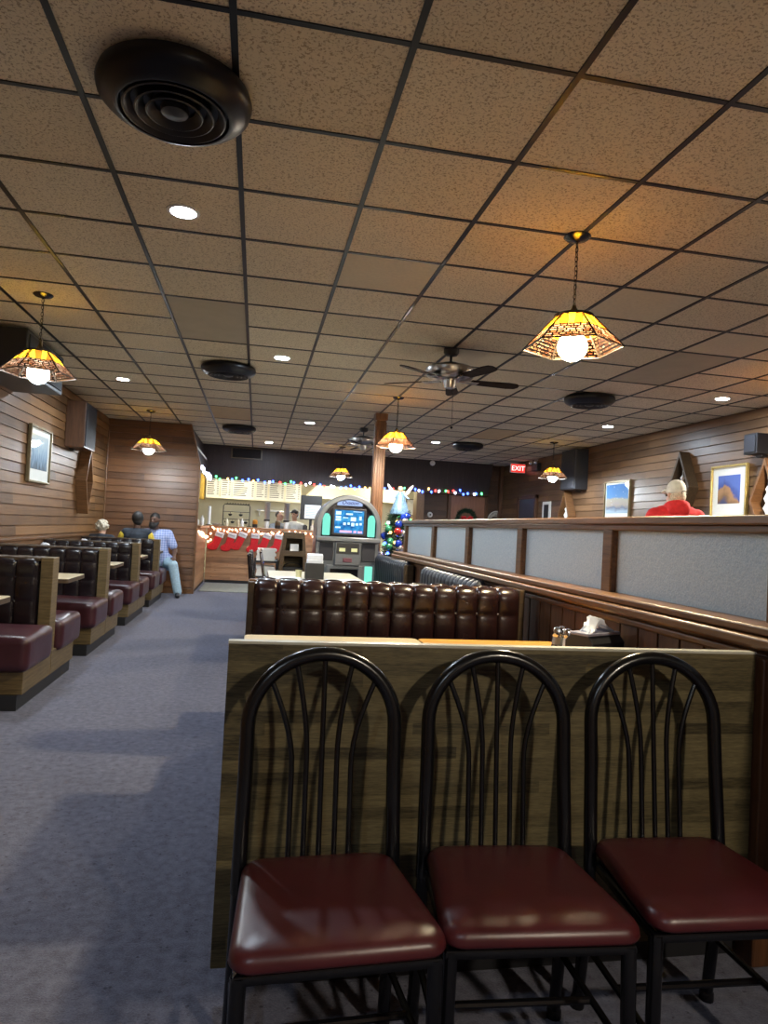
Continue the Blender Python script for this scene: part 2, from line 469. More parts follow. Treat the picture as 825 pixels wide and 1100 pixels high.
# end wall behind the left booths: its free edge follows the slanted soffit
mb = MB(); z = 0
def edge_x(zz): return -1.05 if zz < 2.28 else -1.05 - (zz-2.28)/(H-2.28)*.19
while z < H-1e-4:
    t = min(z+PITCH, H)
    ys = 12.45
    mb.box(XL, edge_x(t), ys-.003, ys+.08, t-.011, t); tf = t; t = t-.011
    vs = [(XL, ys-.024, z), (edge_x(z), ys-.024, z), (edge_x(t), ys-.014, t), (XL, ys-.014, t), (XL, ys+.08, z), (edge_x(z), ys+.08, z), (edge_x(t), ys+.08, t), (XL, ys+.08, t)]
    mb.add(vs, [(0,1,2,3),(0,4,5,1),(3,2,6,7),(0,3,7,4),(1,5,6,2),(4,7,6,5)]); z = tf
struct(obj('wall_end', mb, M['side_e'], smooth=0))
# corner trims of that wall
tb = MB().prism([(-1.05, 0), (-1.015, 0), (-1.015, 2.27), (-1.205, H), (-1.24, H), (-1.05, 2.29)], 'y', 12.40, 12.54)
struct(obj('trim_2', tb, M['trimw'], smooth=0, bevel=.004))
struct(obj('trim_3', MB().tube([(XL+.03, 12.40, .95), (XL+.03, 12.40, 2.75)], .012), M['trimw']))
struct(obj('baseboard_left', MB().box(XL, -1.05, 12.40, 12.43, 0, .09).box(XL+.02, XL+.035, -3, 12.4, 0, .09), M['trimw'], smooth=0, bevel=.004))
struct(obj('trim_4', MB().box(XL, XL+.05, -3, 12.43, .965, .995), M['trimw'], smooth=0, bevel=.006))

# soffits over the kitchen opening
sof = MB().prism([(-1.24, H), (-1.05, 2.28), (-1.05, 2.23), (-1.12, 2.23), (-1.34, H)], 'y', 12.54, YB+.08)
struct(obj('wall_soffit_side', sof, M['fascia'], smooth=0))
sof = MB().prism([(-1.24, H), (5.42, H), (5.33, 2.24), (-1.05, 2.24)], 'y', YB, YB+.14)
for i in range(17):
    x = -1.0+i*.38
    sof.box(x, x+.012, YB-.006, YB, 2.25, H-.01)
struct(obj('wall_back', sof, M['fascia'], smooth=0))
struct(obj('trim_5', MB().box(-1.05, 5.33, YB-.02, YB+.02, 2.215, 2.25), M['boothw_dark'], smooth=0, bevel=.004))
# wall of the alcove right of the kitchen opening
lap_wall('wall_back_right', M['side_d'], 'x', 15.72, 3.72, XR, 0, H, -1)
struct(obj('trim_6', MB().box(3.62, 3.80, 15.42, 15.78, 0, 2.24), M['trimw'], smooth=0, bevel=.005))
struct(obj('trim_7', MB().box(XR-.10, XR-.02, 15.58, 15.72, 0, H), M['wains'], smooth=0, bevel=.005))
# kitchen shell
kit = simple('kitchen wall paint', (.78, .73, .55), .6, var=.05, scale=3)
M['kitw'] = kit
struct(obj('wall_kitchen_back', MB().box(XL, 4.3, 17.6, 17.7, 0, 2.6), kit, smooth=0))
struct(obj('wall_kitchen_left', MB().box(XL-.1, XL, 12.53, 17.7, 0, 2.6), kit, smooth=0))
struct(obj('wall_kitchen_right', MB().box(4.2, 4.3, 15.78, 17.7, 0, 2.6), kit, smooth=0))
kc = simple('kitchen ceiling paint', (.8, .78, .68), .7, var=.03)
struct(obj('ceiling_kitchen', MB().box(XL-.1, -1.14, 12.54, YB+.15, 2.6, 2.65).box(XL-.1, 4.3, YB+.14, 17.7, 2.6, 2.65), kc, smooth=0))
# a sloping exhaust hood on the kitchen wall
hd = thing('exhaust_hood', 'cream sloping exhaust hood above the kitchen, behind the jukebox', 'hood', (2.4, 17.0, 0))
obj('hood_body', MB().prism([(-1.25, 2.02), (-.85, 2.42), (1.25, 2.42), (1.25, 2.02)], 'y', -.05, .59), simple('cream enamel', (.80, .76, .52), .4, var=.04), hd, bevel=.01)
obj('hood_rim', MB().box(-1.27, 1.26, -.08, .59, 1.98, 2.03), M['kitw'], hd, bevel=.005)

# service counter, L shaped
ct = thing('service_counter', 'planked wooden service counter under the lit kitchen opening', 'counter', (0, 14.85, 0))
mb = MB(); z = .06
while z < 1.14:
    t = min(z+.135, 1.15)
    mb.add([(-1.0,-.018,z),(1.9,-.018,z),(1.9,-.004,t),(-1.0,-.004,t),(-1.0,.06,z),(1.9,.06,z),(1.9,.06,t),(-1.0,.06,t)],
           [(0,1,2,3),(0,4,5,1),(3,2,6,7),(0,3,7,4),(1,5,6,2),(4,7,6,5)]); z = t
obj('counter_front', mb, M['side_c'], ct, smooth=0)
mb = MB(); z = .06
while z < 1.14:
    t = min(z+.135, 1.15)
    mb.add([(-1.018+.0,-2.30,z),(-1.018,0,z),(-1.004-.03,0,t),(-1.034,-2.30,t),(-1.10,-2.30,z),(-1.10,0,z),(-1.10,0,t),(-1.10,-2.30,t)],
           [(0,1,2,3),(0,4,5,1),(3,2,6,7),(0,3,7,4),(1,5,6,2),(4,7,6,5)]); z = t
obj('counter_side', mb, M['side_c'], ct, smooth=0)
obj('countertop', MB().box(-1.6, 1.95, -.06, .62, 1.15, 1.20).box(-1.6, -.96, -2.30, -.06, 1.15, 1.20), wood('counter top wood', (.20, .09, .04), (.42, .22, .11), (1, 10, 10), 4, .3), ct, bevel=.008)
obj('toe_kick', MB().box(-1.0, 1.9, .0, .05, 0, .06).box(-1.09, -1.03, -2.3, 0, 0, .06), M['kick'], ct)

# partition with frosted panes
PX = 1.75; posts = [2.0-1.13, 2.0, 3.13, 4.28, 5.42, 6.54, 7.82]
wp = struct(obj('wall_partition', MB().box(PX-.07, PX+.06, .75, 7.86, 0, .98), M['wains'], smooth=0))
mb = MB()
yy = .8
while yy < 7.8:
    mb.box(PX-.082, PX-.07, yy+.006, yy+.144, .10, .965); yy += .15
struct(obj('wainscot_boards', mb, M['wains'], wp, smooth=0, bevel=.003))
struct(obj('baseboard', MB().box(PX-.095, PX-.07, .75, 7.86, 0, .10), M['wains'], wp, bevel=.006))
sill = MB().box(PX-.15, PX+.12, .75, 7.90, 1.025, 1.055).prism([(PX-.17, .985), (PX-.07, .955), (PX-.07, 1.025), (PX-.17, 1.02)], 'y', .75, 7.9).box(PX-.10, PX-.06, .75, 7.9, .93, .962).box(PX+.05, PX+.09, .75, 7.9, .96, 1.03)
struct(obj('sill', sill, M['railw'], wp, bevel=.008))
struct(obj('top_rail', MB().box(PX-.06, PX+.06, .75, 7.90, 1.385, 1.42).box(PX-.035, PX+.035, .75, 7.90, 1.355, 1.386), M['railw'], wp, bevel=.006))
for y in posts:
    struct(obj('post', MB().box(PX-.04, PX+.04, y-.045, y+.045, 1.05, 1.36), M['trimw'], wp, bevel=.006))
for a, b in zip(posts[:-1], posts[1:]):
    struct(obj('glass_pane', MB().box(PX-.006, PX+.006, a+.04, b-.04, 1.05, 1.362), M['glassf'], wp, smooth=0))
# full-height corner board next to the near panel
struct(obj('corner_board', MB().box(PX-.16, PX-.07, 1.90, 2.00, 0, .955), M['wains'], wp, bevel=.006))

# fluted pillar
pl = MB().box(-.07, .07, -.07, .07, 0, H)
for i in range(4):
    c = -.053+i*.0353
    for s_ in (-1, 1):
        pl.box(c-.011, c+.011, s_*.07-.012, s_*.07+.012, .12, H-.12)
        pl.box(s_*.07-.012, s_*.07+.012, c-.011, c+.011, .12, H-.12)
pl.box(-.095, .095, -.095, .095, 0, .12).box(-.09, .09, -.09, .09, H-.1, H)
struct(obj('pillar', pl, M['pillarw'], loc=(1.69, 9.75, 0), bevel=.005))

# doors
dr = struct(obj('door_1', MB().box(4.5, 5.34, 15.64, 15.70, 0, 2.2), wood('reddish flush door', (.20, .085, .05), (.30, .14, .085), (10, 10, .8), 3, .45), smooth=0, bevel=.004))
struct(obj('door_frame', MB().box(4.43, 4.5, 15.60, 15.70, 0, 2.27).box(5.34, 5.41, 15.60, 15.70, 0, 2.27).box(4.43, 5.41, 15.60, 15.70, 2.2, 2.27), M['wains'], dr, bevel=.005))
struct(obj('door_handle', MB().lathe([(.01, 0), (.01, .03), (.028, .04), (.028, .06), (.012, .068)], 14).xf(Matrix.Translation((4.58, 15.64, 1.0)) @ Matrix.Rotation(PI/2, 4, 'X')), M['nickel'], dr))
dr = struct(obj('door_2', MB().box(XR-.06, XR-.02, 13.55, 14.40, 0, 2.12), simple('dark blue grey door', (.035, .038, .055), .4), smooth=0, bevel=.004))
struct(obj('door_frame', MB().box(XR-.08, XR-.02, 13.46, 13.55, 0, 2.2).box(XR-.08, XR-.02, 14.40, 14.49, 0, 2.2).box(XR-.08, XR-.02, 13.46, 14.49, 2.12, 2.2), M['wains'], dr, bevel=.005))

# ================================================================= CEILING THINGS
def canopy_lamp(label, x, y, proto=[None], rz=0.2, cool=False):
    if proto[0]:
        r = dup(proto[0], (x, y, H), rz, label)
        for c in r.children:
            if c.name.startswith('globe'): c.data = c.data.copy(); c.data.materials[0] = M['globe_cool' if cool else 'globe']
        return r
    t = thing('pendant_lamp', label, 'lamp', (x, y, H), rz, 'stained glass pendant lamps')
    obj('canopy', MB().lathe([(.072, 0), (.074, -.006), (.06, -.018), (.02, -.028), (.008, -.036)], 28), M['black'], t)
    ch = MB(); z = -.036; k = 0
    while z > -.415:
        pts = []
        for a in range(10):
            an = 2*PI*a/10; u = .0085*cos(an); w = .017*sin(an)
            pts.append((u, 0, z-.015+w) if k % 2 == 0 else (0, u, z-.015+w))
        ch.tube(pts, .0022, 6, closed=True); z -= .026; k += 1
    ch.tube([(.004, .004, -.03), (.007, -.004, -.2), (-.003, .005, -.42)], .0022, 6)
    obj('chain', ch, M['lead'], t)
    zt, zb, rt, rb = -.448, -.622, .10, .27
    sh = MB(); fr = MB()
    hexp = lambda r, k, z: Vector((r*cos(PI/3*k), r*sin(PI/3*k), z))
    for k in range(6):
        a, b, c, d = hexp(rb, k, zb), hexp(rb, k+1, zb), hexp(rt, k+1, zt), hexp(rt, k, zt)
        n = ((b-a).cross(d-a)).normalized()*.003
        # keep mosaic proportions with uv measured in panel heights
        w0, w1 = .62, .2
        sh.add([a, b, c, d], [(0,1,2,3)], 0, [[(-w0+k*2.2, 0), (w0+k*2.2, 0), (w1+k*2.2, 1), (-w1+k*2.2, 1)]])
        fr.tube([a, d], .0055, 6); fr.tube([a, b], .0045, 6); fr.tube([d, c], .005, 6)
        e0, e1 = a.lerp(d, .52), b.lerp(c, .52)
        fr.tube([e0, e1], .0022, 5)
    obj('shade', sh, M['mosaic'], t, smooth=0, recalc=False)
    obj('shade_frame', fr, M['lead'], t)
    obj('crown', MB().lathe([(.108, -.456), (.108, -.444), (.098, -.444), (.098, -.456)], 32, caps=False).lathe([(.030, -.445), (.026, -.42), (.014, -.40), (.010, -.385)], 24), M['lead'], t)
    obj('added_uplight_plate', MB().lathe([(.10, -.449), (.028, -.446)], 32, caps=False), M['amber'], t, recalc=False)  # added plate: turns the globe's upward light amber for the ceiling glow
    obj('socket', MB().lathe([(.012, -.44), (.014, -.50), (.03, -.53), (.03, -.545)], 16), M['lead'], t)
    obj('globe', MB().ball((0, 0, -.615), .079, 24, 14), M['globe_warm'], t)
    proto[0] = t; return t
canopy_lamp('stained glass pendant lamp nearest, above the honey table by the partition', 1.65, 3.49, rz=.52)
canopy_lamp('stained glass pendant lamp near the left wall, nearest the framed city picture', -1.71, 5.64, rz=.3, cool=True)
canopy_lamp('stained glass pendant lamp hanging before the far planked end wall over seated diners', -1.72, 11.2, rz=.1, cool=True)
canopy_lamp('stained glass pendant lamp hanging just in front of the fluted pillar', 1.67, 8.42, rz=.15)
canopy_lamp('small far pendant lamp hanging just above the jukebox arch', 1.67, 14.1, rz=.4, cool=True)
canopy_lamp('stained glass pendant lamp beside the black speaker on the right wall', 5.0, 11.12, rz=.2, cool=True)
canopy_lamp('stained glass pendant lamp over the near right aisle beyond the partition', 5.0, 5.6, rz=.2)

canopy_lamp('stained glass pendant lamp hanging behind the three chairs', 1.65, -1.44)
def downlight(label, x, y, proto=[None]):
    if proto[0]: return dup(proto[0], (x, y, H), 0, label)
    t = thing('recessed_light', label, 'ceiling light', (x, y, H), 0, 'recessed ceiling downlights')
    obj('trim_ring', MB().lathe([(.088, 0), (.088, -.006), (.078, -.010), (.068, -.008), (.066, 0)], 32, caps=False), M['whitepl'], t)
    obj('lens', MB().lathe([(.0001, -.007), (.067, -.007)], 32, caps=False), M['lens'], t, recalc=False)
    proto[0] = t; return t
for lb, x, y in [
    ('lit recessed downlight next to the big near ceiling vent', -.485, 3.836),
    ('lit recessed downlight right of the second round vent', .161, 6.918),
    ('lit recessed downlight above the left booths, beyond the left lamp', -1.701, 8.786),
    ('lit recessed downlight left of the far ceiling fan', .765, 11.12),
    ('lit recessed downlight farthest back, before the dark fascia', .165, 14.25),
    ('lit recessed downlight between the far right vent and the pillar lamp', 3.186, 12.29),
    ('lit recessed downlight above the snowy night picture', 4.943, 9.167),
    ('lit recessed downlight nearest the right wall, over the gold framed picture', 5.061, 6.837),
    ]:
    downlight(lb, x, y)
for x, y in ((-1.1, -1.6),):
    downlight('lit recessed downlight in the ceiling behind the three chairs', x, y)

def vent(label, x, y, proto=[None]):
    if proto[0]: return dup(proto[0], (x, y, H), 0, label)
    t = thing('ceiling_vent', label, 'vent', (x, y, H), 0, 'round black ceiling vents')
    obj('housing', MB().lathe([(.20, 0), (.262, -.004), (.285, -.018), (.292, -.04), (.286, -.064), (.262, -.086), (.232, -.10), (.216, -.112), (.208, -.112), (.204, -.10), (.2, -.08), (.0001, -.07)], 48, caps=False), M['satin'], t)
    for r in (.175, .13, .088):
        obj('louver_ring', MB().lathe([(r, -.078), (r+.02, -.112), (r+.014, -.115), (r-.012, -.082)], 40, caps=False).lathe([(r-.012, -.082), (r, -.078)], 40, caps=False), M['blackm'], t)
    obj('center_disc', MB().lathe([(.0001, -.118), (.03, -.116), (.05, -.108), (.055, -.09), (.0001, -.08)], 28, caps=False), M['blackm'], t)
    proto[0] = t; return t
vent('big round black ceiling vent with concentric rings, nearest', -.40, 2.73)
vent('round black ceiling vent beyond the first downlight on the left', -.385, 7.53)
vent('small far round black ceiling vent before the kitchen fascia', -.385, 12.2)
vent('round black ceiling vent on the right, behind the nearest lamp', 3.72, 7.36)
vent('small far round black ceiling vent near the exit sign', 3.76, 12.15)

M['blade'] = wood('fan blade', (.016, .010, .009), (.034, .023, .019), (1, 12, 12), 3, .8, .1)
def fan(label, x, y, rz, proto=[None]):
    if proto[0]: return dup(proto[0], (x, y, H), rz, label)
    t = thing('ceiling_fan', label, 'ceiling fan', (x, y, H), rz, 'ceiling fans')
    obj('canopy', MB().lathe([(.07, 0), (.07, -.035), (.055, -.06), (.02, -.07)], 24), M['blackm'], t)
    obj('downrod', MB().tube([(0,0,-.05), (0,0,-.145)], .013), M['blackm'], t)
    obj('motor_top', MB().lathe([(.03, -.13), (.08, -.135), (.13, -.155), (.14, -.165)], 32), M['blackm'], t)
    obj('motor_housing', MB().lathe([(.13, -.16), (.20, -.172), (.225, -.192), (.225, -.235), (.205, -.262), (.12, -.283)], 36), M['nickel'], t)
    obj('switch_cup', MB().lathe([(.06, -.27), (.056, -.33), (.045, -.36), (.01, -.365)], 24), M['nickel'], t)
    for k in range(5):
        a = 2*PI*k/5
        R_ = Matrix.Rotation(a, 4, 'Z')
        ir = MB().box(.09, .24, -.02, .02, -.30, -.292).prism([(.17, -.035), (.26, -.05), (.26, .05), (.17, .035)], 'z', -.30, -.294).xf(R_)
        br_ = obj('blade_iron', ir, M['nickel'], t, bevel=.002)
        pts = [(.2, -.045), (.55, -.062), (.63, -.05), (.655, -.02), (.655, .02), (.63, .05), (.55, .062), (.2, .045)]
        bl = MB().prism(pts, 'z', -.004, .004).xf(R_ @ Matrix.Translation((0, 0, -.288)) @ Matrix.Rotation(-.20, 4, 'X'))
        obj('blade', bl, M['blade'], t)
    obj('pull_chain', MB().tube([(.03, 0, -.35), (.035, 0, -.5), (.036, 0, -.70)], .0022, 5).ball((.036, 0, -.715), .012, 10, 6), M['lead'], t)
    proto[0] = t; return t
fan('silver and dark bladed ceiling fan with long pull chain, nearer', 1.654, 5.98, .0)
fan('small far ceiling fan left of the pillar', 1.676, 11.26, .45)

sd = tag(obj('smoke_detector', MB().lathe([(.06, 0), (.06, -.02), (.045, -.04), (.01, -.045)], 20).xf(Matrix.Rotation(-PI/2, 4, 'X')), M['whitepl'], loc=(3.94, YB, 2.9)), 'small white smoke detector on the dark back fascia', 'detector')
gv = thing('wall_vent', 'dark slatted return vent on the fascia above the menu boards', 'vent', (-.29, YB, 2.82))
obj('vent_frame', MB().ring([(-.34,-.125),(.34,-.125),(.34,.125),(-.34,.125)], [(-.31,-.1),(.31,-.1),(.31,.1),(-.31,.1)], 'y', -.03, .0), M['boothw_dark'], gv, smooth=0)
mb = MB()
for i in range(9): mb.add([(-.31,-.022,-.095+i*.022),(.31,-.022,-.095+i*.022),(.31,-.006,-.08+i*.022),(-.31,-.006,-.08+i*.022)], [(0,1,2,3)])
obj('slats', mb, M['blackm'], gv, smooth=0)

# ================================================================= FURNITURE
def rcushion(x0, x1, y0, y1, z0, z1, r=.05, crown=.015, n=12):
    """upholstered block with rounded edges and a crowned top"""
    bm = bmesh.new(); bmesh.ops.create_cube(bm, size=1)
    for v in bm.verts:
        v.co = Vector((x0 if v.co.x < 0 else x1, y0 if v.co.y < 0 else y1, z0 if v.co.z < 0 else z1))
    bmesh.ops.bevel(bm, geom=list(bm.edges), offset=r, segments=4, profile=.6, affect='EDGES')
    bmesh.ops.subdivide_edges(bm, edges=[e for e in bm.edges if e.calc_length() > .12], cuts=5, use_grid_fill=True)
    cx, cy = (x0+x1)/2, (y0+y1)/2
    for v in bm.verts:
        u = 1-min(1, abs(v.co.x-cx)/((x1-x0)/2)); w = 1-min(1, abs(v.co.y-cy)/((y1-y0)/2))
        k = (max(0, u)**.5)*(max(0, w)**.5)
        if v.co.z > (z0+z1)/2: v.co.z += crown*k
        v.co += Vector(mnoise.noise_vector(v.co*7))*.004
    mb = MB(); bm.verts.index_update()
    mb.add([tuple(v.co) for v in bm.verts], [tuple(v.index for v in f.verts) for f in bm.faces])
    bm.free(); return mb

def tufted(w, zb, zt, cols, rows, depth=.05, thick=.1, puff=.035, channel=False):
    """diamond-less button tufting: backrest facing -y, back plane at y=0, spanning x 0..w"""
    NU, NV = cols*14, rows*14+8
    roll = .045
    def fn(u, v):
        L = (zt-roll)-zb; arc = roll*PI/2*1.3; tot = L+arc; d = v*tot
        if d < L: base = Vector((u*w, -thick, zb+d)); nrm = Vector((0, -1, 0)); t = d/L*(rows-.0)*(L/L)
        else:
            a = (d-L)/roll
            base = Vector((u*w, -thick+roll-roll*cos(a), zt-roll+roll*sin(a))); nrm = Vector((0, -cos(a), sin(a)))
        q = d/tot*rows
        cu = abs(sin(PI*u*cols)); cv = abs(sin(PI*q)) if q < rows-.5 else 1
        if channel: cv = 1
        p = (cu**.28)*(.42+.58*cv**.30)
        if v == 0 or v == 1: p *= .3
        ed = min(u, 1-u)*w
        if ed < .02: p *= ed/.02
        return tuple(base + nrm*(puff*p))
    mb = MB().surf(fn, NU, NV)
    # closed sides/back
    mb.box(.004, w-.004, -thick+.012, 0, zb, zt-.03)
    if not channel:
        for r in range(1, rows):
            for c in range(0, cols+1):
                u = c/cols
                if 0 < u < 1:
                    x, y, z = fn(u, r/rows); mb.ball((x, y-.004, z), (.011, .007, .011), 8, 5)
    return mb

# ---- left booths: back-to-back bench units running to the aisle
def booth_left(label, yc, proto=[None]):
    if proto[0]: return dup(proto[0], (-2.0, yc, 0), 0, label)
    t = thing('booth_bench', label, 'booth', (-2.0, yc, 0), 0, 'booths along the left wall')
    xw, xe = -.565, .56
    for s_ in (-1, 1):
        a, b = sorted((s_*.005, s_*.62))
        obj('bench_base', MB().box(xw, .565, a, b, .10, .275), M['boothw'], t, smooth=0, bevel=.004)
        a, b = sorted((s_*.115, s_*.685))
        obj('seat_cushion', rcushion(xw, .605, a, b, .25, .485, .055, .03), M['burg2'], t, smooth=60)
        bk = tufted(1.03, .47, .95, 7, 3, thick=.085, puff=.018)
        M_ = Matrix.Translation((xw, -.022, 0)) if s_ < 0 else Matrix.Translation((xw+1.03, .022, 0)) @ Matrix.Rotation(PI, 4, 'Z')
        obj('backrest', bk.xf(M_), M['blackv'], t, smooth=60)
    obj('toe_kick', MB().box(xw, .54, -.64, .64, 0, .10), M['kick'], t, smooth=0)
    obj('end_panel', MB().box(xe-.085, xe, -.075, .075, .27, .965), M['boothw'], t, smooth=0, bevel=.004)
    obj('cap_rail', MB().box(xw, xe-.09, -.10, .10, .94, .965), M['boothw_dark'], t, smooth=0, bevel=.006)
    proto[0] = t; return t
booth_left('left wall booth bench nearest, oxblood seats and oak end panel', 5.45)
booth_left('second left wall booth bench from the near end, with oak end panel', 7.32)
booth_left('third left wall booth bench from the near end, with oak end panel', 9.19)
booth_left('last left wall booth bench, right behind the dark jacketed diner', 11.03)
# single bench on the end wall for the bearded man
t = thing('booth_bench', 'bench against the planked end wall under the bearded man', 'booth', (-2.0, 12.40, 0))
obj('bench_base', MB().box(-.57, .48, -.42, -.02, .10, .275), M['boothw'], t, smooth=0, bevel=.004)
obj('seat_cushion', rcushion(-.57, .52, -.46, -.06, .25, .485, .055, .02), M['burg2'], t, smooth=60)
obj('backrest', tufted(1.02, .47, .90, 7, 3, thick=.06, puff=.02).xf(Matrix.Translation((-.57, -.01, 0))), M['blackv'], t, smooth=60)
obj('toe_kick', MB().box(-.57, .45, -.40, -.04, 0, .10), M['kick'], t, smooth=0)

def table_mb(w, d):
    r = .03
    pts = []
    for cx, cy, a0 in ((w/2-r, d/2-r, 0), (-w/2+r, d/2-r, 90), (-w/2+r, -d/2+r, 180), (w/2-r, -d/2+r, 270)):
        for k in range(5):
            a = math.radians(a0+k*22.5); pts.append((cx+r*cos(a), cy+r*sin(a)))
    return pts
def table(label, x, y, w, d, mat, group=None, cat='table', name='dining_table', ped='pedestal'):
    t = thing(name, label, cat, (x, y, 0), 0, group)
    pts = table_mb(w, d)
    obj('tabletop', MB().prism(pts, 'z', .722, .752), mat, t, smooth=30, bevel=.003)
    obj('edge_band', MB().ring([(a*1.004, b*1.004) for a, b in pts], [(a*.985, b*.985) for a, b in pts], 'z', .716, .749), M['boothw_dark'], t, smooth=30)
    obj('pedestal', MB().lathe([(.04, .03), (.04, .68), (.07, .70), (.12, .716)], 20), M['blackm'], t)
    obj('table_foot', MB().box(-min(.3, w*.35), min(.3, w*.35), -.035, .035, 0, .035).box(-.035, .035, -d*.36, d*.36, 0, .035), M['blackm'], t, bevel=.01)
    return t
for lb, yc in [('cream booth table at the left edge, before the nearest left booth', 4.46), ('cream booth table between the first and second left booths', 6.37),
               ('cream booth table between the second and third left booths', 8.25), ('cream booth table behind the third left booth, before the diners', 10.11),
               ('cream booth table between the dark jacketed diner and the bearded man', 11.82)]:
    table(lb, -2.03, yc, 1.04, .58 if yc < 11.5 else .42, M['tabletop'], 'cream booth tables on the left')

# ---- near booth: the oak back panel behind the three chairs
t = thing('booth_bench', 'near booth bench with tall olive oak back panel behind the three chairs', 'booth', (0, 1.95, 0))
obj('back_panel', MB().box(-.055, 1.585, -.02, .012, .085, .966), M['panelw'], t, smooth=0, bevel=.002)
obj('edge_band', MB().box(-.056, 1.586, -.021, .013, .966, .973), simple('painted edge highlight', (.42, .40, .33), .4), t, smooth=0)  # highlight along the panel's top edge, put into a pale colour
obj('seat_base', MB().box(-.02, 1.58, .02, .58, .09, .30), M['boothw'], t, smooth=0, bevel=.004)
obj('toe_kick', MB().box(.02, 1.58, .03, .54, 0, .10), M['kick'], t, smooth=0)
obj('seat_cushion', rcushion(-.03, 1.58, .08, .64, .28, .48, .05, .02), M['burg2'], t, smooth=60)
obj('backrest', tufted(1.60, .46, .90, 12, 3, thick=.085, puff=.02).xf(Matrix.Translation((1.58, .016, 0)) @ Matrix.Rotation(PI, 4, 'Z')), M['brownv'], t, smooth=60)

# ---- facing booth, back-to-back, with brown tufted back
t = thing('booth_bench', 'oxblood tufted booth bench facing the near tables', 'booth', (0, 3.93, 0))
obj('backrest', tufted(1.54, .46, .972, 12, 3, thick=.085, puff=.022).xf(Matrix.Translation((.01, -.012, 0))), M['brownv'], t, smooth=60)
obj('backrest', tufted(1.54, .46, .972, 12, 3, thick=.085, puff=.022).xf(Matrix.Translation((1.55, .012, 0)) @ Matrix.Rotation(PI, 4, 'Z')), M['brownv'], t, smooth=60)
for s_ in (-1, 1):
    a, b = sorted((s_*.11, s_*.63))
    obj('seat_cushion', rcushion(-.02, 1.57, a, b, .27, .48, .05, .02), M['burg2'], t, smooth=60)
    a, b = sorted((s_*.005, s_*.57)); obj('seat_base', MB().box(.0, 1.56, a, b, .09, .285), M['boothw'], t, smooth=0, bevel=.004)
obj('toe_kick', MB().box(.03, 1.55, -.53, .53, 0, .09), M['kick'], t, smooth=0)
obj('end_panel', MB().box(-.025, .01, -.10, .10, .27, .975), M['boothw_dark'], t, smooth=0, bevel=.006)
obj('end_panel', MB().box(1.55, 1.585, -.10, .10, .27, .985), M['boothw_dark'], t, smooth=0, bevel=.006)
obj('cap_rail', MB().box(-.02, 1.58, -.03, .03, .965, .985), M['trimw'], t, smooth=0, bevel=.007)

table('cream topped table on the aisle side of the near booth', .405, 3.03, .86, .80, M['tabletop'], None)
table('honey oak topped table by the partition in the near booth', 1.245, 3.03, .80, .80, M['oaktop'], None)

# ---- long pale tables beyond, with settees by the partition
table('pale far table holding the black napkin holder, before the jukebox', .65, 7.55, .98, 1.26, M['tabletop2'])
table('pale table in the middle, right behind the oxblood booth back', .65, 6.20, .98, 1.26, M['tabletop2'])
def settee(label, y0, L):
    t = thing('settee', label, 'settee', (1.645, y0, 0), 0, 'ribbed settees along the partition')
    R_ = Matrix.Rotation(-PI/2, 4, 'Z')
    # back faces -x: built along x then turned
    obj('backrest', tufted(L, .46, .95, max(6, int(L/.105)), 2, thick=.09, puff=.03, channel=True).xf(Matrix.Translation((-.005, L, 0)) @ R_), M['bluev'], t, smooth=60)
    obj('seat_cushion', rcushion(-.52, -.05, .02, L-.02, .27, .47, .05, .02), M['bluev'], t, smooth=60)
    obj('seat_base', MB().box(-.47, .0, .03, L-.03, .08, .285), M['boothw'], t, smooth=0, bevel=.004)
    obj('toe_kick', MB().box(-.44, 0, .05, L-.05, 0, .08), M['kick'], t, smooth=0)
    obj('end_panel', MB().box(-.105, .0, -.03, .005, .08, .945), M['boothw_dark'], t, smooth=0, bevel=.01)
    obj('end_panel', MB().box(-.105, .0, L-.005, L+.03, .08, .945), M['boothw_dark'], t, smooth=0, bevel=.01)
    return t
settee('charcoal ribbed settee far, beside the Christmas tree', 7.0, 1.70)
settee('charcoal ribbed settee nearer, behind the oxblood booth by the partition', 4.62, 1.60)

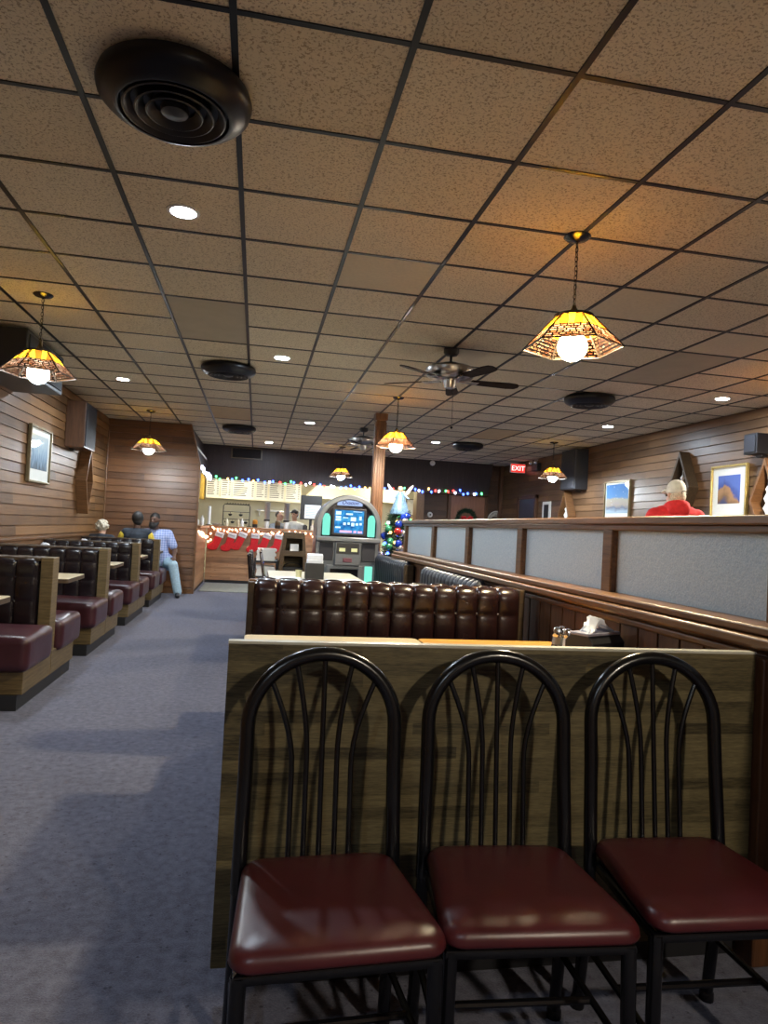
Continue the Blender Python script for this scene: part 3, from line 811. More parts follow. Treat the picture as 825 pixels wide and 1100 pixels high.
# ---- the three chairs
def make_chair(label, x, y, rz, proto=[None]):
    if proto[0]: return dup(proto[0], (x, y, 0), rz, label)
    t = thing('dining_chair', label, 'chair', (x, y, 0), rz, 'three black metal chairs in a row')
    W = .19; tilt = .055
    # seat centre at origin; back at +y
    def back(u, z):  # leaning back plane
        return (u, .185 + (z-.46)*tilt/.5, z)
    arch = []
    za = .79
    arch.append(back(-W-.004, .40)); arch.append(back(-W-.002, .55)); arch.append(back(-W, .68))
    for k in range(0, 25):
        a = PI - PI*k/24
        arch.append(back(W*cos(a), za + .178*sin(a)))
    arch += [back(W, .68), back(W+.002, .55), back(W+.004, .40)]
    obj('back_frame', MB().tube(arch, .0188, 14), M['black'], t, smooth=60)
    for bx, tx in ((-.076, -.138), (-.039, -.074), (0, 0), (.039, .074), (.076, .138)):
        zt = za + .178*math.sqrt(max(0, 1-(tx/W)**2))
        P0, P1 = .455, zt-.004
        pts = []
        for k in range(15):
            s_ = k/14; z = P0+(P1-P0)*s_
            f = max(0, (s_-.52)/.48); f = f*f*(1.45-.45*f) if f else 0
            pts.append(back(bx + (tx-bx)*f, z))
        obj('spindle', MB().tube(pts, .0070, 8), M['black'], t, smooth=60)
    # seat pad: trapezoid wider in front, soft rounded edges
    bm = bmesh.new()
    cr = []
    def corner(cx, cy, a0, r):
        for k in range(7):
            a = math.radians(a0+k*15); cr.append((cx+r*cos(a), cy+r*sin(a)))
    corner(.190-.05, .20-.05, 0, .05); corner(-.190+.05, .20-.05, 90, .05)
    corner(-.222+.045, -.205+.045, 180, .045); corner(.222-.045, -.205+.045, 270, .045)
    rings = [(0.93, .440), (.985, .442), (1.0, .449), (.992, .461), (.965, .472), (.90, .479), (.75, .4835), (.5, .4865), (.25, .488)]
    mb = MB(); n = len(cr); vs = []
    for s_, z in rings: vs += [(a*s_ if s_ > .7 else a*s_, b*s_, z) for a, b in cr]
    vs.append((0, 0, .4885)); vs.append((0, 0, .440))
    fs = []
    for i in range(len(rings)-1):
        for k in range(n):
            l = (k+1) % n; fs.append((i*n+k, i*n+l, (i+1)*n+l, (i+1)*n+k))
    T_ = len(rings)*n
    fs += [((len(rings)-1)*n+k, (len(rings)-1)*n+(k+1) % n, T_) for k in range(n)]
    fs += [((k+1) % n, k, T_+1) for k in range(n)]
    mb.add(vs, fs)
    obj('seat', mb, M['burg'], t, smooth=70)
    obj('seat_frame', MB().tube([(-.185, .17, .415), (.185, .17, .415), (.205, -.17, .415), (-.205, -.17, .415)], .013, 8, closed=True).box(-.19, .19, -.17, .17, .42, .43), M['black'], t)
    for sx in (-1, 1):
        obj('leg', MB().tube([(sx*.20, -.165, .42), (sx*.203, -.172, .2), (sx*.207, -.18, .012)], .0165, 12).lathe([(.02, 0), (.02, .02), (.016, .03)], 12, (sx*.207, -.18, 0)), M['black'], t, smooth=60)
        obj('leg', MB().tube([(sx*.193, .18, .42), (sx*.195, .19, .2), (sx*.197, .215, .012)], .0165, 12).lathe([(.02, 0), (.02, .02), (.016, .03)], 12, (sx*.197, .215, 0)), M['black'], t, smooth=60)
        obj('stretcher', MB().tube([(sx*.203, -.172, .19), (sx*.195, .19, .19)], .009, 8), M['black'], t)
    obj('stretcher', MB().tube([(-.2, .0, .19), (.2, .0, .19)], .009, 8), M['black'], t)
    proto[0] = t; return t
make_chair('leftmost black fan back chair with burgundy vinyl seat, before the oak panel', .208, 1.545, .045)
make_chair('middle one of the three black fan back chairs before the oak panel', .663, 1.565, -.055)
make_chair('rightmost black fan back chair, nearest the partition, with burgundy seat', 1.145, 1.58, -.035)

# ---- black padded chairs at the far tables, seen side on
def padded_chair(label, x, y, rz, proto=[None]):
    if proto[0]: return dup(proto[0], (x, y, 0), rz, label)
    t = thing('padded_chair', label, 'chair', (x, y, 0), rz, 'black padded chairs at the far tables')
    obj('seat', rcushion(-.21, .21, -.21, .21, .42, .49, .025, .012), M['blackv'], t, smooth=60)
    obj('backrest', rcushion(-.20, .20, -.022, .022, .60, 1.0, .018, 0).xf(Matrix.Translation((0, .22, 0)) @ Matrix.Rotation(-.12, 4, 'X')).xf(Matrix.Translation((0, .07, 0))), M['blackv'], t, smooth=60)
    for sx in (-1, 1):
        obj('leg', MB().tube([(sx*.19, -.19, .43), (sx*.20, -.21, 0)], .012, 8), M['chrome'], t)
        obj('leg', MB().tube([(sx*.215, .30, 1.0), (sx*.215, .20, .44), (sx*.21, .24, 0)], .012, 8), M['chrome'], t)
    obj('back_rail', MB().tube([(-.215, .30, 1.005), (.215, .30, 1.005)], .012, 8), M['chrome'], t)
    proto[0] = t; return t
padded_chair('black padded chair with chrome frame at the pale far table', .37, 7.75, PI/2)
padded_chair('black padded chair with chrome frame at the pale middle table', .36, 7.12, PI/2)

# ---- wooden stand and white trays
t = thing('host_stand', 'dark tapered wooden stand with two openings beside the jukebox', 'stand', (.50, 9.0, 0))
def trap(w0, w1, z0, z1): return [(-w0/2, z0), (w0/2, z0), (w1/2, z1), (-w1/2, z1)]
obj('front_frame', MB().prism([(-.26, 0), (-.19, 0), (-.10, 1.12), (-.133, 1.2)], 'y', -.02, .0).prism([(.26, 0), (.19, 0), (.10, 1.12), (.133, 1.2)], 'y', -.02, .0)
    .box(-.133, .133, -.021, .001, 1.12, 1.2).box(-.16, .16, -.021, .001, .89, .96).box(-.22, .22, -.021, .001, .08, .2).box(-.19, .19, -.021, .001, .56, .60),
    M['boothw_dark'], t, smooth=0, bevel=.004)
obj('side_panel', MB().add([(-.26, 0, 0), (-.133, 0, 1.2), (-.133, .34, 1.2), (-.26, .34, 0), (-.24, 0, 0), (-.113, 0, 1.2), (-.113, .34, 1.2), (-.24, .34, 0)], [(0,1,2,3),(7,6,5,4),(0,4,5,1),(3,2,6,7),(1,5,6,2),(0,3,7,4)]), M['boothw'], t, smooth=0)
obj('side_panel', MB().add([(.26, 0, 0), (.133, 0, 1.2), (.133, .34, 1.2), (.26, .34, 0), (.24, 0, 0), (.113, 0, 1.2), (.113, .34, 1.2), (.24, .34, 0)], [(0,1,2,3),(7,6,5,4),(0,4,5,1),(3,2,6,7),(1,5,6,2),(0,3,7,4)]), M['boothw'], t, smooth=0)
obj('back_panel', MB().prism(trap(.50, .26, .02, 1.19), 'y', .325, .34), M['boothw'], t, smooth=0)
for z, w in ((.58, .36), (.92, .27), (1.19, .25)): obj('shelf', MB().box(-w/2, w/2, 0, .33, z-.01, z+.01), M['boothw'], t, smooth=0)
tag(obj('card_holder', MB().box(-.075, .075, -.0, .06, 0, .012).prism([(0, .01), (.012, .01), (.045, .12), (.033, .12)], 'x', -.055, .055), M['white'], loc=(.51, 9.03, .93), bevel=.001), 'white folded card on the upper shelf of the wooden stand', 'card')
t = thing('black_basket', 'black basket on the lower shelf of the wooden stand', 'basket', (.51, 9.15, .59))
obj('basket_body', MB().ring([(-.14,-.09),(.14,-.09),(.14,.09),(-.14,.09)], [(-.125,-.075),(.125,-.075),(.125,.075),(-.125,.075)], 'z', 0, .15).box(-.13, .13, -.08, .08, 0, .012), M['blackm'], t, bevel=.004)
obj('handle', MB().tube([(-.12, 0, .14)]+[(-.12*cos(a), 0, .14+.07*sin(a)) for a in (.5, 1., 1.57, 2.1, 2.6)]+[(.12, 0, .14)], .006), M['blackm'], t)

t = thing('utility_cart', 'black utility cart stacked with white trays left of the wooden stand', 'cart', (.16, 9.25, 0))
for z in (.28, .60, .80): obj('shelf', MB().box(-.15, .15, -.2, .2, z-.012, z+.012), M['blackm'], t, bevel=.004)
for sx in (-1, 1):
    for sy in (-1, 1): obj('leg', MB().tube([(sx*.145, sy*.195, 0), (sx*.145, sy*.195, .83)], .012, 8), M['blackm'], t)
for k, (z, g, nn) in enumerate(((.612, 'white trays on the middle cart shelf', 4), (.812, 'white trays on the top cart shelf', 5))):
    for i in range(nn):
        tr = MB().ring([(-.12,-.16),(.12,-.16),(.12,.16),(-.12,.16)], [(-.105,-.145),(.105,-.145),(.105,.145),(-.105,.145)], 'z', 0, .03).box(-.115, .115, -.155, .155, 0, .008)
        tag(obj('tray', tr, M['whitepl'], loc=(.16+random.uniform(-.012, .012), 9.25, z+i*.0315), rot=(0, 0, random.uniform(-.04, .04)), bevel=.003),
            'white tray stacked on the %s shelf of the black utility cart' % ('middle' if k == 0 else 'top'), 'tray', g)

# ================================================================= TABLE THINGS
def tissue_mb(seed, w=.09, h=.075):
    rnd = random.Random(seed)
    def fn(u, v):
        a = (u-.5)*2; b = (v-.5)*2
        z = h*(1-abs(a)**1.6)*(.55+.45*(1-b*b)) + .02*mnoise.noise(Vector((u*5+seed, v*5, 0)))
        return (a*w*(1-.25*v)+.02*mnoise.noise(Vector((u*4, v*4, seed))), b*.035+.03*mnoise.noise(Vector((u*6, v*3, seed+9))), z)
    mb = MB().surf(fn, 14, 8)
    return mb
def caddy(label, x, y, z, rz, proto=[None], group='napkin caddies'):
    if proto[0]: return dup(proto[0], (x, y, z), rz, label)
    t = thing('napkin_caddy', label, 'napkin holder', (x, y, z), rz, group)
    obj('tray', MB().ring([(-.13,-.085),(.13,-.085),(.13,.085),(-.13,.085)], [(-.12,-.075),(.12,-.075),(.12,.075),(-.12,.075)], 'z', 0, .05).box(-.125, .125, -.08, .08, 0, .008), M['blackm'], t, bevel=.004)
    obj('napkin_box', MB().prism([(-.075, .01), (.075, .01), (.075, .10), (.045, .135), (-.045, .135), (-.075, .10)], 'x', -.115, .115), M['blackm'], t, bevel=.005)
    obj('cover', MB().box(-.117, .117, -.05, .05, .128, .142), simple('grey plastic lid', (.30, .29, .36), .35), t, bevel=.004)
    n = obj('napkin', tissue_mb(3), M['tissue'], t, loc=(.0, 0, .135), smooth=60)
    s = n.modifiers.new('thick', 'SOLIDIFY'); s.thickness = .002
    proto[0] = t; return t
caddy('black napkin caddy with a rising white napkin on the honey table', 1.525, 2.86, .752, .45)
caddy('black napkin caddy behind the second left booth, white napkin showing', -2.28, 8.15, .752, .1)
caddy('black napkin caddy behind the third left booth, white napkin showing', -2.30, 9.98, .752, -.1)
def shaker(label, x, y, z, body, fill, proto=[None]):
    t = thing('shaker', label, 'shaker', (x, y, z))
    obj('glass_body', MB().lathe([(.019, 0), (.021, .006), (.017, .045), (.015, .062)], 10), body, t)
    obj('filling', MB().lathe([(.0192, .002), (.0212, .007), (.0182, .036), (.001, .036)], 10), fill, t)
    obj('metal_cap', MB().lathe([(.0155, .06), (.0165, .064), (.0165, .078), (.012, .088), (.003, .09)], 14), M['chrome'], t)
    t.scale = (1.45, 1.45, 1.5)
    return t
glassy = simple('clear shaker glass', (.35, .36, .36), .1, var=.05)
shaker('pepper shaker with chrome cap on the honey table, nearest its edge', 1.42, 3.02, .752, glassy, simple('ground pepper', (.05, .035, .025), .9))
shaker('second dark shaker with chrome cap, between the pepper and salt', 1.465, 3.06, .752, glassy, simple('red pepper flakes', (.10, .045, .03), .9))
shaker('salt shaker with white salt and chrome cap on the honey table', 1.455, 2.98, .752, simple('milky shaker glass', (.70, .74, .78), .15), M['white'])
def packet(label, x, y, z, rz, mat, group=None):
    def fn(u, v): return ((u-.5)*.06, (v-.5)*.035, .006+.006*sin(u*PI)*sin(v*PI)+.008*mnoise.noise(Vector((u*3+x*9, v*3, y))))
    mb = MB().surf(fn, 8, 6)
    o = obj('sugar_packet', mb, mat, loc=(x, y, z), rot=(.5, .1, rz), smooth=60); s = o.modifiers.new('thick', 'SOLIDIFY'); s.thickness = .003
    return tag(o, label, 'packet', group)
pinkp = simple('pink paper', (.62, .30, .34), .7); bluep = simple('pale blue paper', (.42, .56, .72), .7); cream = simple('cream paper', (.68, .62, .46), .7)
packet('pale blue sweetener packet leaning before the napkin caddy', 1.50, 2.74, .764, .3, bluep)
packet('cream sweetener packet lying right of the blue packet', 1.555, 2.74, .760, .1, cream)
packet('pink sweetener packet at the right end of the honey table', 1.60, 2.75, .766, 1.1, pinkp)
def flat_napkin(label, x, y, z, rz, w=.17, d=.12, seed=1, mat=None):
    def fn(u, v): return ((u-.5)*w, (v-.5)*d, .004+.012*max(0, mnoise.noise(Vector((u*2.5+seed, v*2.5, seed)))))
    o = obj('paper_napkin', MB().surf(fn, 10, 8), mat or M['white'], loc=(x, y, z), rot=(0, 0, rz), smooth=60)
    s = o.modifiers.new('thick', 'SOLIDIFY'); s.thickness = .0025; s.offset = 1
    return tag(o, label, 'napkin')
flat_napkin('white paper napkin lying on the cream near table', .28, 3.0, .754, .1)
flat_napkin('white paper napkin at the seam of the two near tables', .74, 2.96, .754, -.2, .14, .10, 5)
# far table
t = thing('napkin_holder', 'square black napkin holder with pale blue napkins on the far table', 'napkin holder', (.62, 7.12, .752))
obj('holder_body', MB().ring([(-.095,-.07),(.095,-.07),(.095,.07),(-.095,.07)], [(-.085,-.06),(.085,-.06),(.085,.06),(-.085,.06)], 'z', 0, .165).box(-.09, .09, -.065, .065, 0, .01), M['blackm'], t, bevel=.005)
obj('napkin_stack', MB().box(-.082, .082, -.055, .055, .012, .20).prism([(-.05, .2), (.05, .2), (.03, .262), (-.045, .25)], 'x', -.08, .08), M['tissue'], t, bevel=.006)
tag(obj('yellow_cup', MB().lathe([(.028, 0), (.035, .08), (.033, .08), (.026, .006), (.001, .006)], 20), simple('pale yellow cup', (.62, .58, .32), .5), loc=(.465, 7.2, .752)), 'small pale yellow cup left of the square napkin holder', 'cup')
flat_napkin('crumpled white papers right of the napkin holder on the far table', .92, 6.98, .754, .5, .34, .22, 9, M['tissue'])
for i, (x, y, r) in enumerate(((.36, 6.95, .1), (.33, 7.15, -.1))):
    fk = MB().box(-.11, .02, -.006, .006, 0, .004).box(.02, .08, -.012, .012, 0, .004)
    tag(obj('fork', fk, M['steel'], loc=(x, y, .757), rot=(0, 0, r), bevel=.001), ('silver fork nearer on the pale table by the yellow cup', 'silver fork farther on the pale table by the yellow cup')[i], 'fork')
flat_napkin('flat white napkin under the forks on the far table', .35, 7.05, .7525, 0, .26, .34, 14, M['tissue'])

# ================================================================= JUKEBOX
t = thing('jukebox', 'silver arched touchscreen jukebox glowing teal before the pillar', 'jukebox', (1.205, 9.0, 0))
def arch_outline(w, zb, zc, ztop, n=24):
    pts = [(-w, zb)]
    for k in range(n+1):
        a = PI - PI*k/n; pts.append((w*cos(a), zc+(ztop-zc)*sin(a)))
    pts.append((w, zb)); return pts
sil = simple('satin silver shell', (.15, .165, .19), .34, .6, var=.05)
obj('cabinet', MB().prism(arch_outline(.425, .0, 1.32, 1.72), 'y', .0, .5), sil, t, smooth=30, bevel=.012)
obj('arch_bezel', MB().ring(arch_outline(.43, 1.17, 1.32, 1.735), arch_outline(.365, 1.17, 1.31, 1.665), 'y', -.05, .02), sil, t, smooth=30, bevel=.012)
obj('black_face', MB().prism(arch_outline(.366, 1.17, 1.31, 1.668), 'y', -.012, .01), simple('gloss black face', (.008, .008, .014), .12, coat=.5), t, smooth=30)
mq = obj('marquee', MB().prism([(-.17, 1.59), (.17, 1.59), (.165, 1.63), (.11, 1.662), (0, 1.675), (-.11, 1.662), (-.165, 1.63)], 'y', -.03, -.01), glow('backlit marquee', (.42, .55, .85), .9), t, smooth=0, bevel=.006)
lettering('marquee_lettering', 'Ovation', .068, simple('navy ink', (.02, .04, .16), .5), t, (0, -.0325, 1.607), .3, .0012, .002)
def screen_mat():
    k = NT('jukebox screen'); v = k.coord('Generated', (1, 1, 1)); sp = k.n('SeparateXYZ', {0: v}); x, z = sp.outputs[0], sp.outputs[2]
    base = k.ramp(k.noise(k.coord('Generated', (2, 1, 2)), 2.2, 2), [(.3, (.01, .05, .20)), (.55, (.03, .22, .50)), (.8, (.10, .42, .62))])
    return base, k
base, k = screen_mat()
e = k.n('Emission', {'Color': base, 'Strength': 1.3}); k.t.links.new(e.outputs[0], k.out.inputs[0])
obj('screen_frame', MB().ring([(-.225, 1.20), (.225, 1.20), (.225, 1.555), (-.225, 1.555)], [(-.195, 1.225), (.195, 1.225), (.195, 1.53), (-.195, 1.53)], 'y', -.035, -.01), M['blackm'], t, smooth=0, bevel=.004)
scn = obj('screen', MB().box(-.197, .197, -.022, -.012, 1.222, 1.533), k.mat, t, smooth=0)
ic = MB()
for x, z, w, h in [(-.145, 1.49, .07, .045), (-.145, 1.435, .07, .03), (-.145, 1.40, .07, .025), (-.145, 1.30, .07, .02), (.0, 1.48, .09, .022), (-.05, 1.43, .07, .012), (.055, 1.415, .07, .055), (.15, 1.43, .03, .05),
                   (-.06, 1.35, .035, .035), (-.005, 1.355, .03, .03), (.05, 1.345, .04, .045), (.105, 1.35, .035, .03), (.155, 1.355, .03, .03), (.11, 1.515, .12, .008)]:
    ic.box(x-w/2, x+w/2, -.024, -.0215, z-h/2, z+h/2)
obj('screen_icons', ic, glow('screen icons', (.55, .78, .95), 1.4), scn, smooth=0)
obj('screen_banner', MB().box(-.12, .04, -.024, -.0215, 1.235, 1.262).box(.065, .10, -.024, -.0215, 1.235, 1.262).box(.12, .18, -.024, -.0215, 1.235, 1.26), glow('screen banner', (.95, .45, .62), 1.2), scn, smooth=0)
teal = glow('teal light tube', (.22, .82, .64), .95)
for sx in (-1, 1):
    obj('light_strip', MB().prism([(sx*.30-.05, 1.19), (sx*.30+.05, 1.19), (sx*.30+.05, 1.43), (sx*.30+.03, 1.47), (sx*.30, 1.48), (sx*.30-.03, 1.47), (sx*.30-.05, 1.43)], 'y', -.04, -.01), teal, t, smooth=30, bevel=.012)
obj('divider', MB().box(-.43, .43, -.06, .01, 1.11, 1.175), sil, t, bevel=.012)
obj('middle_panel', MB().prism([(-.17, .80), (.17, .80), (.17, 1.12), (-.17, 1.12)], 'y', -.045, .0), sil, t, smooth=0, bevel=.01)
obj('speaker_grille', MB().box(-.37, -.19, -.02, .0, .86, 1.10), M['grille'], t, bevel=.006)
obj('speaker_grille', MB().box(.19, .37, -.02, .0, .86, 1.10), M['grille'], t, bevel=.006)
bw = obj('card_window', MB().box(-.15, .15, -.052, -.04, .955, 1.10), M['blackm'], t, bevel=.004)
obj('lit_label', MB().box(-.115, -.035, -.055, -.05, .985, 1.03).box(.045, .125, -.055, -.05, .985, 1.03), glow('lit yellow label', (.8, .78, .38), .9), bw, smooth=0)
obj('coin_plate', MB().box(-.06, .06, -.05, -.04, .845, .90).box(-.05, -.03, -.055, -.045, .855, .89), simple('dark red plate', (.12, .04, .06), .4), t, bevel=.003)
obj('lower_frame', MB().ring([(-.27, .12), (.20, .12), (.20, .80), (-.27, .80)], [(-.22, .17), (.15, .17), (.15, .75), (-.22, .75)], 'y', -.03, .0), sil, t, smooth=0, bevel=.008)
obj('lower_window', MB().box(-.225, .155, -.012, -.002, .165, .755), simple('gloss black window', (.008, .008, .012), .1, coat=.5), t, smooth=0)
obj('light_strip', MB().box(.24, .345, -.03, -.005, .15, .80), teal, t, bevel=.01)
obj('light_strip', MB().box(-.395, -.30, -.03, -.005, .15, .80), teal, t, bevel=.01)
obj('plinth', MB().box(-.44, .44, -.02, .5, 0, .09), M['blackm'], t, bevel=.01)

# ================================================================= WALL THINGS
def picture(label, loc, rotz, w, h, art, frame, mat_w=.09, low=.12):
    """hangs on a wall, back at local y=0, facing -y, centred on loc"""
    t = thing('framed_picture', label, 'picture', loc, rotz)
    fw = .028
    R1 = lambda a, b, d=0: [(-a, -b), (a, -b), (a, b), (-a, b)]
    obj('frame', MB().ring(R1(w/2, h/2), R1(w/2-fw, h/2-fw), 'y', -.045, -.005), frame, t, smooth=0, bevel=.005)
    mt = obj('mat_board', MB().box(-w/2+fw, w/2-fw, -.022, -.008, -h/2+fw, h/2-fw), M['mat_board'], t, smooth=0)
    obj('print', MB().box(-w/2+fw+mat_w, w/2-fw-mat_w, -.0245, -.021, -h/2+fw+low, h/2-fw-mat_w), art, t, smooth=0)
    return t
def art(name, fn):
    k = NT(name); v = k.coord('Generated'); sp = k.n('SeparateXYZ', {0: v}); col = fn(k, v, sp.outputs[0], sp.outputs[2])
    return k.pbr(col, .6, spec=.1, coat=.6)
def art_city(k, v, x, z):
    st = k.noise(k.coord('Generated', (9, 1, 1.4)), 2.2, 3)
    f = k.math('ADD', k.math('MULTIPLY', z, .5), k.math('MULTIPLY', st, .6))
    return k.ramp(f, [(.22, (.04, .06, .08)), (.42, (.14, .23, .32)), (.56, (.26, .38, .48)), (.85, (.48, .52, .48))])
def art_snow(k, v, x, z):
    nz = k.noise(v, 3.5, 4)
    f = k.math('ADD', z, k.math('MULTIPLY', k.math('SUBTRACT', nz, .5), .25))
    c = k.ramp(f, [(.08, (.30, .42, .55)), (.2, (.12, .15, .24)), (.28, (.34, .30, .25)), (.48, (.38, .36, .28)), (.56, (.10, .24, .48)), (.95, (.05, .18, .45))])
    d = k.n('TexVoronoi', {'Vector': v, 'Scale': 9.}).outputs['Distance']
    return k.mix(k.ramp(d, [(.08, (.8, .8, .8)), (.16, (0, 0, 0))]), c, (.6, .7, .8, 1))
def art_canyon(k, v, x, z):
    nz = k.noise(v, 3., 4)
    f = k.math('ADD', k.math('SUBTRACT', z, k.math('MULTIPLY', k.math('ABSOLUTE', k.math('SUBTRACT', x, .3)), -.9)), k.math('MULTIPLY', k.math('SUBTRACT', nz, .5), .6))
    return k.ramp(f, [(.12, (.07, .08, .16)), (.32, (.22, .13, .07)), (.62, (.40, .23, .12)), (.74, (.07, .10, .30)), (1., (.10, .16, .46))])
picture('tall framed city print in pale mat on the left planked wall', (XL+.02, 8.68, 1.96), PI/2, .80, .66*1.0+.0, art('city print', art_city), M['darkframe'], .07, .13)
picture('framed blue snowy night picture on the right wall', (XR-.02, 10.24, 1.985), -PI/2, .80, .62, art('snowy night print', art_snow), M['darkframe'], .03, .06)
picture('gold framed blue and brown print in wide mat, right of the red hooded man', (XR-.02, 7.56, 1.99), -PI/2, .66, .68, art('canyon print', art_canyon), M['gold'], .10, .17)

def diamond(label, loc, rotz, h, w, mat, charm=True):
    t = thing('diamond_shadow_box', label, 'wall decoration', loc, rotz, 'diamond shaped wall boxes')
    o = [(-w/2, 0), (0, -h/2), (w/2, 0), (0, h/2)]; i = [(-w/2*.84, 0), (0, -h/2*.84), (w/2*.84, 0), (0, h/2*.84)]
    obj('box_frame', MB().ring(o, i, 'y', -.15, 0), mat, t, smooth=0, bevel=.003)
    obj('back_board', MB().prism(i, 'y', -.02, -.004), M['boothw_dark'], t, smooth=0)
    if charm:
        ch = MB().lathe([(.002, .2), (.03, .16), (.012, .12), (.045, .05), (.02, 0), (.05, -.06), (.02, -.12), (.03, -.17), (.002, -.2)], 14)
        c = obj('carved_ornament', ch, M['whitepl'], t, loc=(0, -.085, -.02), smooth=60)
        obj('cord', MB().tube([(0, -.085, .17), (0, -.085, h/2*.82)], .003, 5), M['whitepl'], t)
    return t
diamond('dark diamond shaped wall box with white ornament behind the capped man', (XR-.02, 8.42, 2.08), -PI/2, 1.0, .48, M['boothw_dark'])
diamond('diamond shaped wall box below the black speaker on the right wall', (XR-.02, 11.95, 1.72), -PI/2, .98, .50, M['trimw'])
diamond('diamond shaped wall box at the right picture edge beside the gold frame', (XR-.02, 6.82, 1.85), -PI/2, .98, .46, M['trimw'])
diamond('diamond shaped wooden wall box below the walnut speaker on the left wall', (XL+.02, 10.66, 1.78), PI/2, .96, .44, M['trimw'], False)

def wall_speaker(label, loc, rotz, w, h, d, m1, rows=True):
    t = thing('wall_speaker', label, 'speaker', loc, rotz)
    obj('cabinet', MB().box(-w/2, w/2, -d, 0, -h/2, h/2), m1, t, smooth=0, bevel=.008)
    obj('grille', MB().box(-w/2+.02, w/2-.02, -d-.012, -d+.002, -h/2+.02, h/2-.02), M['grille'], t, smooth=0, bevel=.005)
    obj('bracket', MB().box(-.05, .05, -.06, .02, -h/2-.03, -h/2+.01), M['blackm'], t, bevel=.004)
    return t
wall_speaker('tall walnut wall speaker on the left wall near the ceiling', (XL+.02, 10.06, 2.50), PI/2, .60, .62, .25, M['speakerw'])
wall_speaker('tall black wall speaker on the right wall beside the far lamp', (XR-.02, 11.60, 2.56), -PI/2, .58, .72, .25, M['blackm'])
wall_speaker('small dark blue black speaker high on the right wall at the picture edge', (XR-.02, 7.02, 2.52), -PI/2, .22, .24, .18, M['blackm'])
t = thing('hanging_cabinet', 'black box hung under the ceiling at the left wall, behind the left lamp', 'speaker', (XL+.25, 7.15, 2.74))
obj('cabinet', MB().box(-.24, .24, -.55, .62, -.2, .2), M['blackm'], t, smooth=0, bevel=.01)
obj('grille', MB().box(.235, .252, -.5, .57, -.16, .16), M['grille'], t, smooth=0, bevel=.004)
obj('hanger_wire', MB().tube([(.26, -.2, -.2), (.26, -.2, .2)], .004, 6).ball((.262, -.2, -.18), .015, 8, 6), M['steel'], t)

# exit sign with emergency lamps
t = thing('exit_sign', 'red lit EXIT sign above the far door on the right wall', 'sign', (XR-.20, 14.25, 2.80))
obj('housing', MB().box(-.17, .17, -.03, .03, -.1, .1), M['whitepl'], t, smooth=0, bevel=.008)
obj('mount', MB().box(.10, .20, -.02, .02, .03, .09), M['whitepl'], t, smooth=0)
obj('face', MB().box(-.16, .16, -.036, -.03, -.09, .09), glow('red exit face', (.95, .05, .04), .9), t, smooth=0)
lettering('exit_lettering', 'EXIT', .15, glow('exit letters', (1, .85, .8), 1.6), t, (0, -.0375, -.052))
t = thing('emergency_light', 'pair of emergency lamp heads right of the EXIT sign', 'light', (XR-.02, 13.55, 2.78))
obj('battery_box', MB().box(-.09, 0, -.15, .15, -.08, .08), M['blackm'], t, smooth=0, bevel=.01)
for dy in (-.13, .13):
    obj('lamp_head', MB().lathe([(.02, .05), (.05, .03), (.06, 0), (.055, -.01), (.001, -.012)], 18).xf(Matrix.Translation((-.10, dy, .10)) @ Matrix.Rotation(PI/2+.3, 4, 'X')), M['chrome'], t)
t = thing('switch_panel', 'pale framed switch plate on the far right wall by the door', 'switch', (XR-.02, 13.0, 1.84), -PI/2)
obj('plate', MB().box(-.20, .20, -.018, 0, -.20, .20), M['whitepl'], t, smooth=0, bevel=.006)
obj('dark_display', MB().box(-.11, .11, -.024, -.016, -.14, .14), M['blackm'], t, smooth=0, bevel=.004)
t = thing('wall_plate', 'round pale decorated plate on the dark back right wall', 'plate', (5.66, 15.70, 1.66))
obj('dish', MB().lathe([(.001, .0), (.12, .0), (.17, .03), (.225, .05), (.225, .042), (.17, .018), (.12, -.012), (.001, -.012)], 36, caps=False).xf(Matrix.Rotation(PI/2, 4, 'X')), simple('decorated plate', (.38, .37, .33), .4, var=.6, scale=12), t, smooth=60)
obj('rim_band', MB().tube([(.222*cos(2*PI*k/36), -.045, .222*sin(2*PI*k/36)) for k in range(36)], .01, 6, closed=True), M['whitepl'], t)
t = thing('wall_thermostat', 'small round white dial with dark centre left of the wreath', 'thermostat', (4.02, 15.70, 1.71))
obj('dial', MB().lathe([(.065, 0), (.06, .025), (.04, .035), (.001, .036)], 24).xf(Matrix.Rotation(PI/2, 4, 'X')), M['whitepl'], t)
obj('knob', MB().lathe([(.022, .03), (.02, .05), (.001, .052)], 16).xf(Matrix.Rotation(PI/2, 4, 'X')), M['blackm'], t)

# wreath on the reddish door
rnd = random.Random(4)
wr = thing('wreath', 'green wreath with red bow on the reddish back door', 'wreath', (4.88, 15.60, 1.64))
def needles(cfun, n, length, spread, rnd):
    mb = MB()
    for k in range(n):
        c, d = cfun(rnd)
        v = Vector((rnd.gauss(0, 1), rnd.gauss(0, 1), rnd.gauss(0, 1))).normalized()*spread + Vector(d)
        v.normalize(); e = c + v*length*rnd.uniform(.6, 1.2); s = v.orthogonal().normalized()*.006
        mb.add([c-s, c+s, e], [(0, 1, 2)]); s2 = v.cross(s).normalized()*.006
        mb.add([c-s2, c+s2, e], [(0, 1, 2)])
    return mb
pine = simple('pine needles', (.018, .055, .028), .6, var=.5, scale=30)
def wc(r):
    a = r.uniform(0, 2*PI); rr = .21+r.uniform(-.04, .04); return Vector((rr*cos(a), r.uniform(-.03, .03), rr*sin(a))), (cos(a)*.5, -.3, sin(a)*.5)
o = obj('greenery', needles(wc, 1400, .07, .8, rnd), pine, wr, smooth=0, recalc=False)
bow = MB()
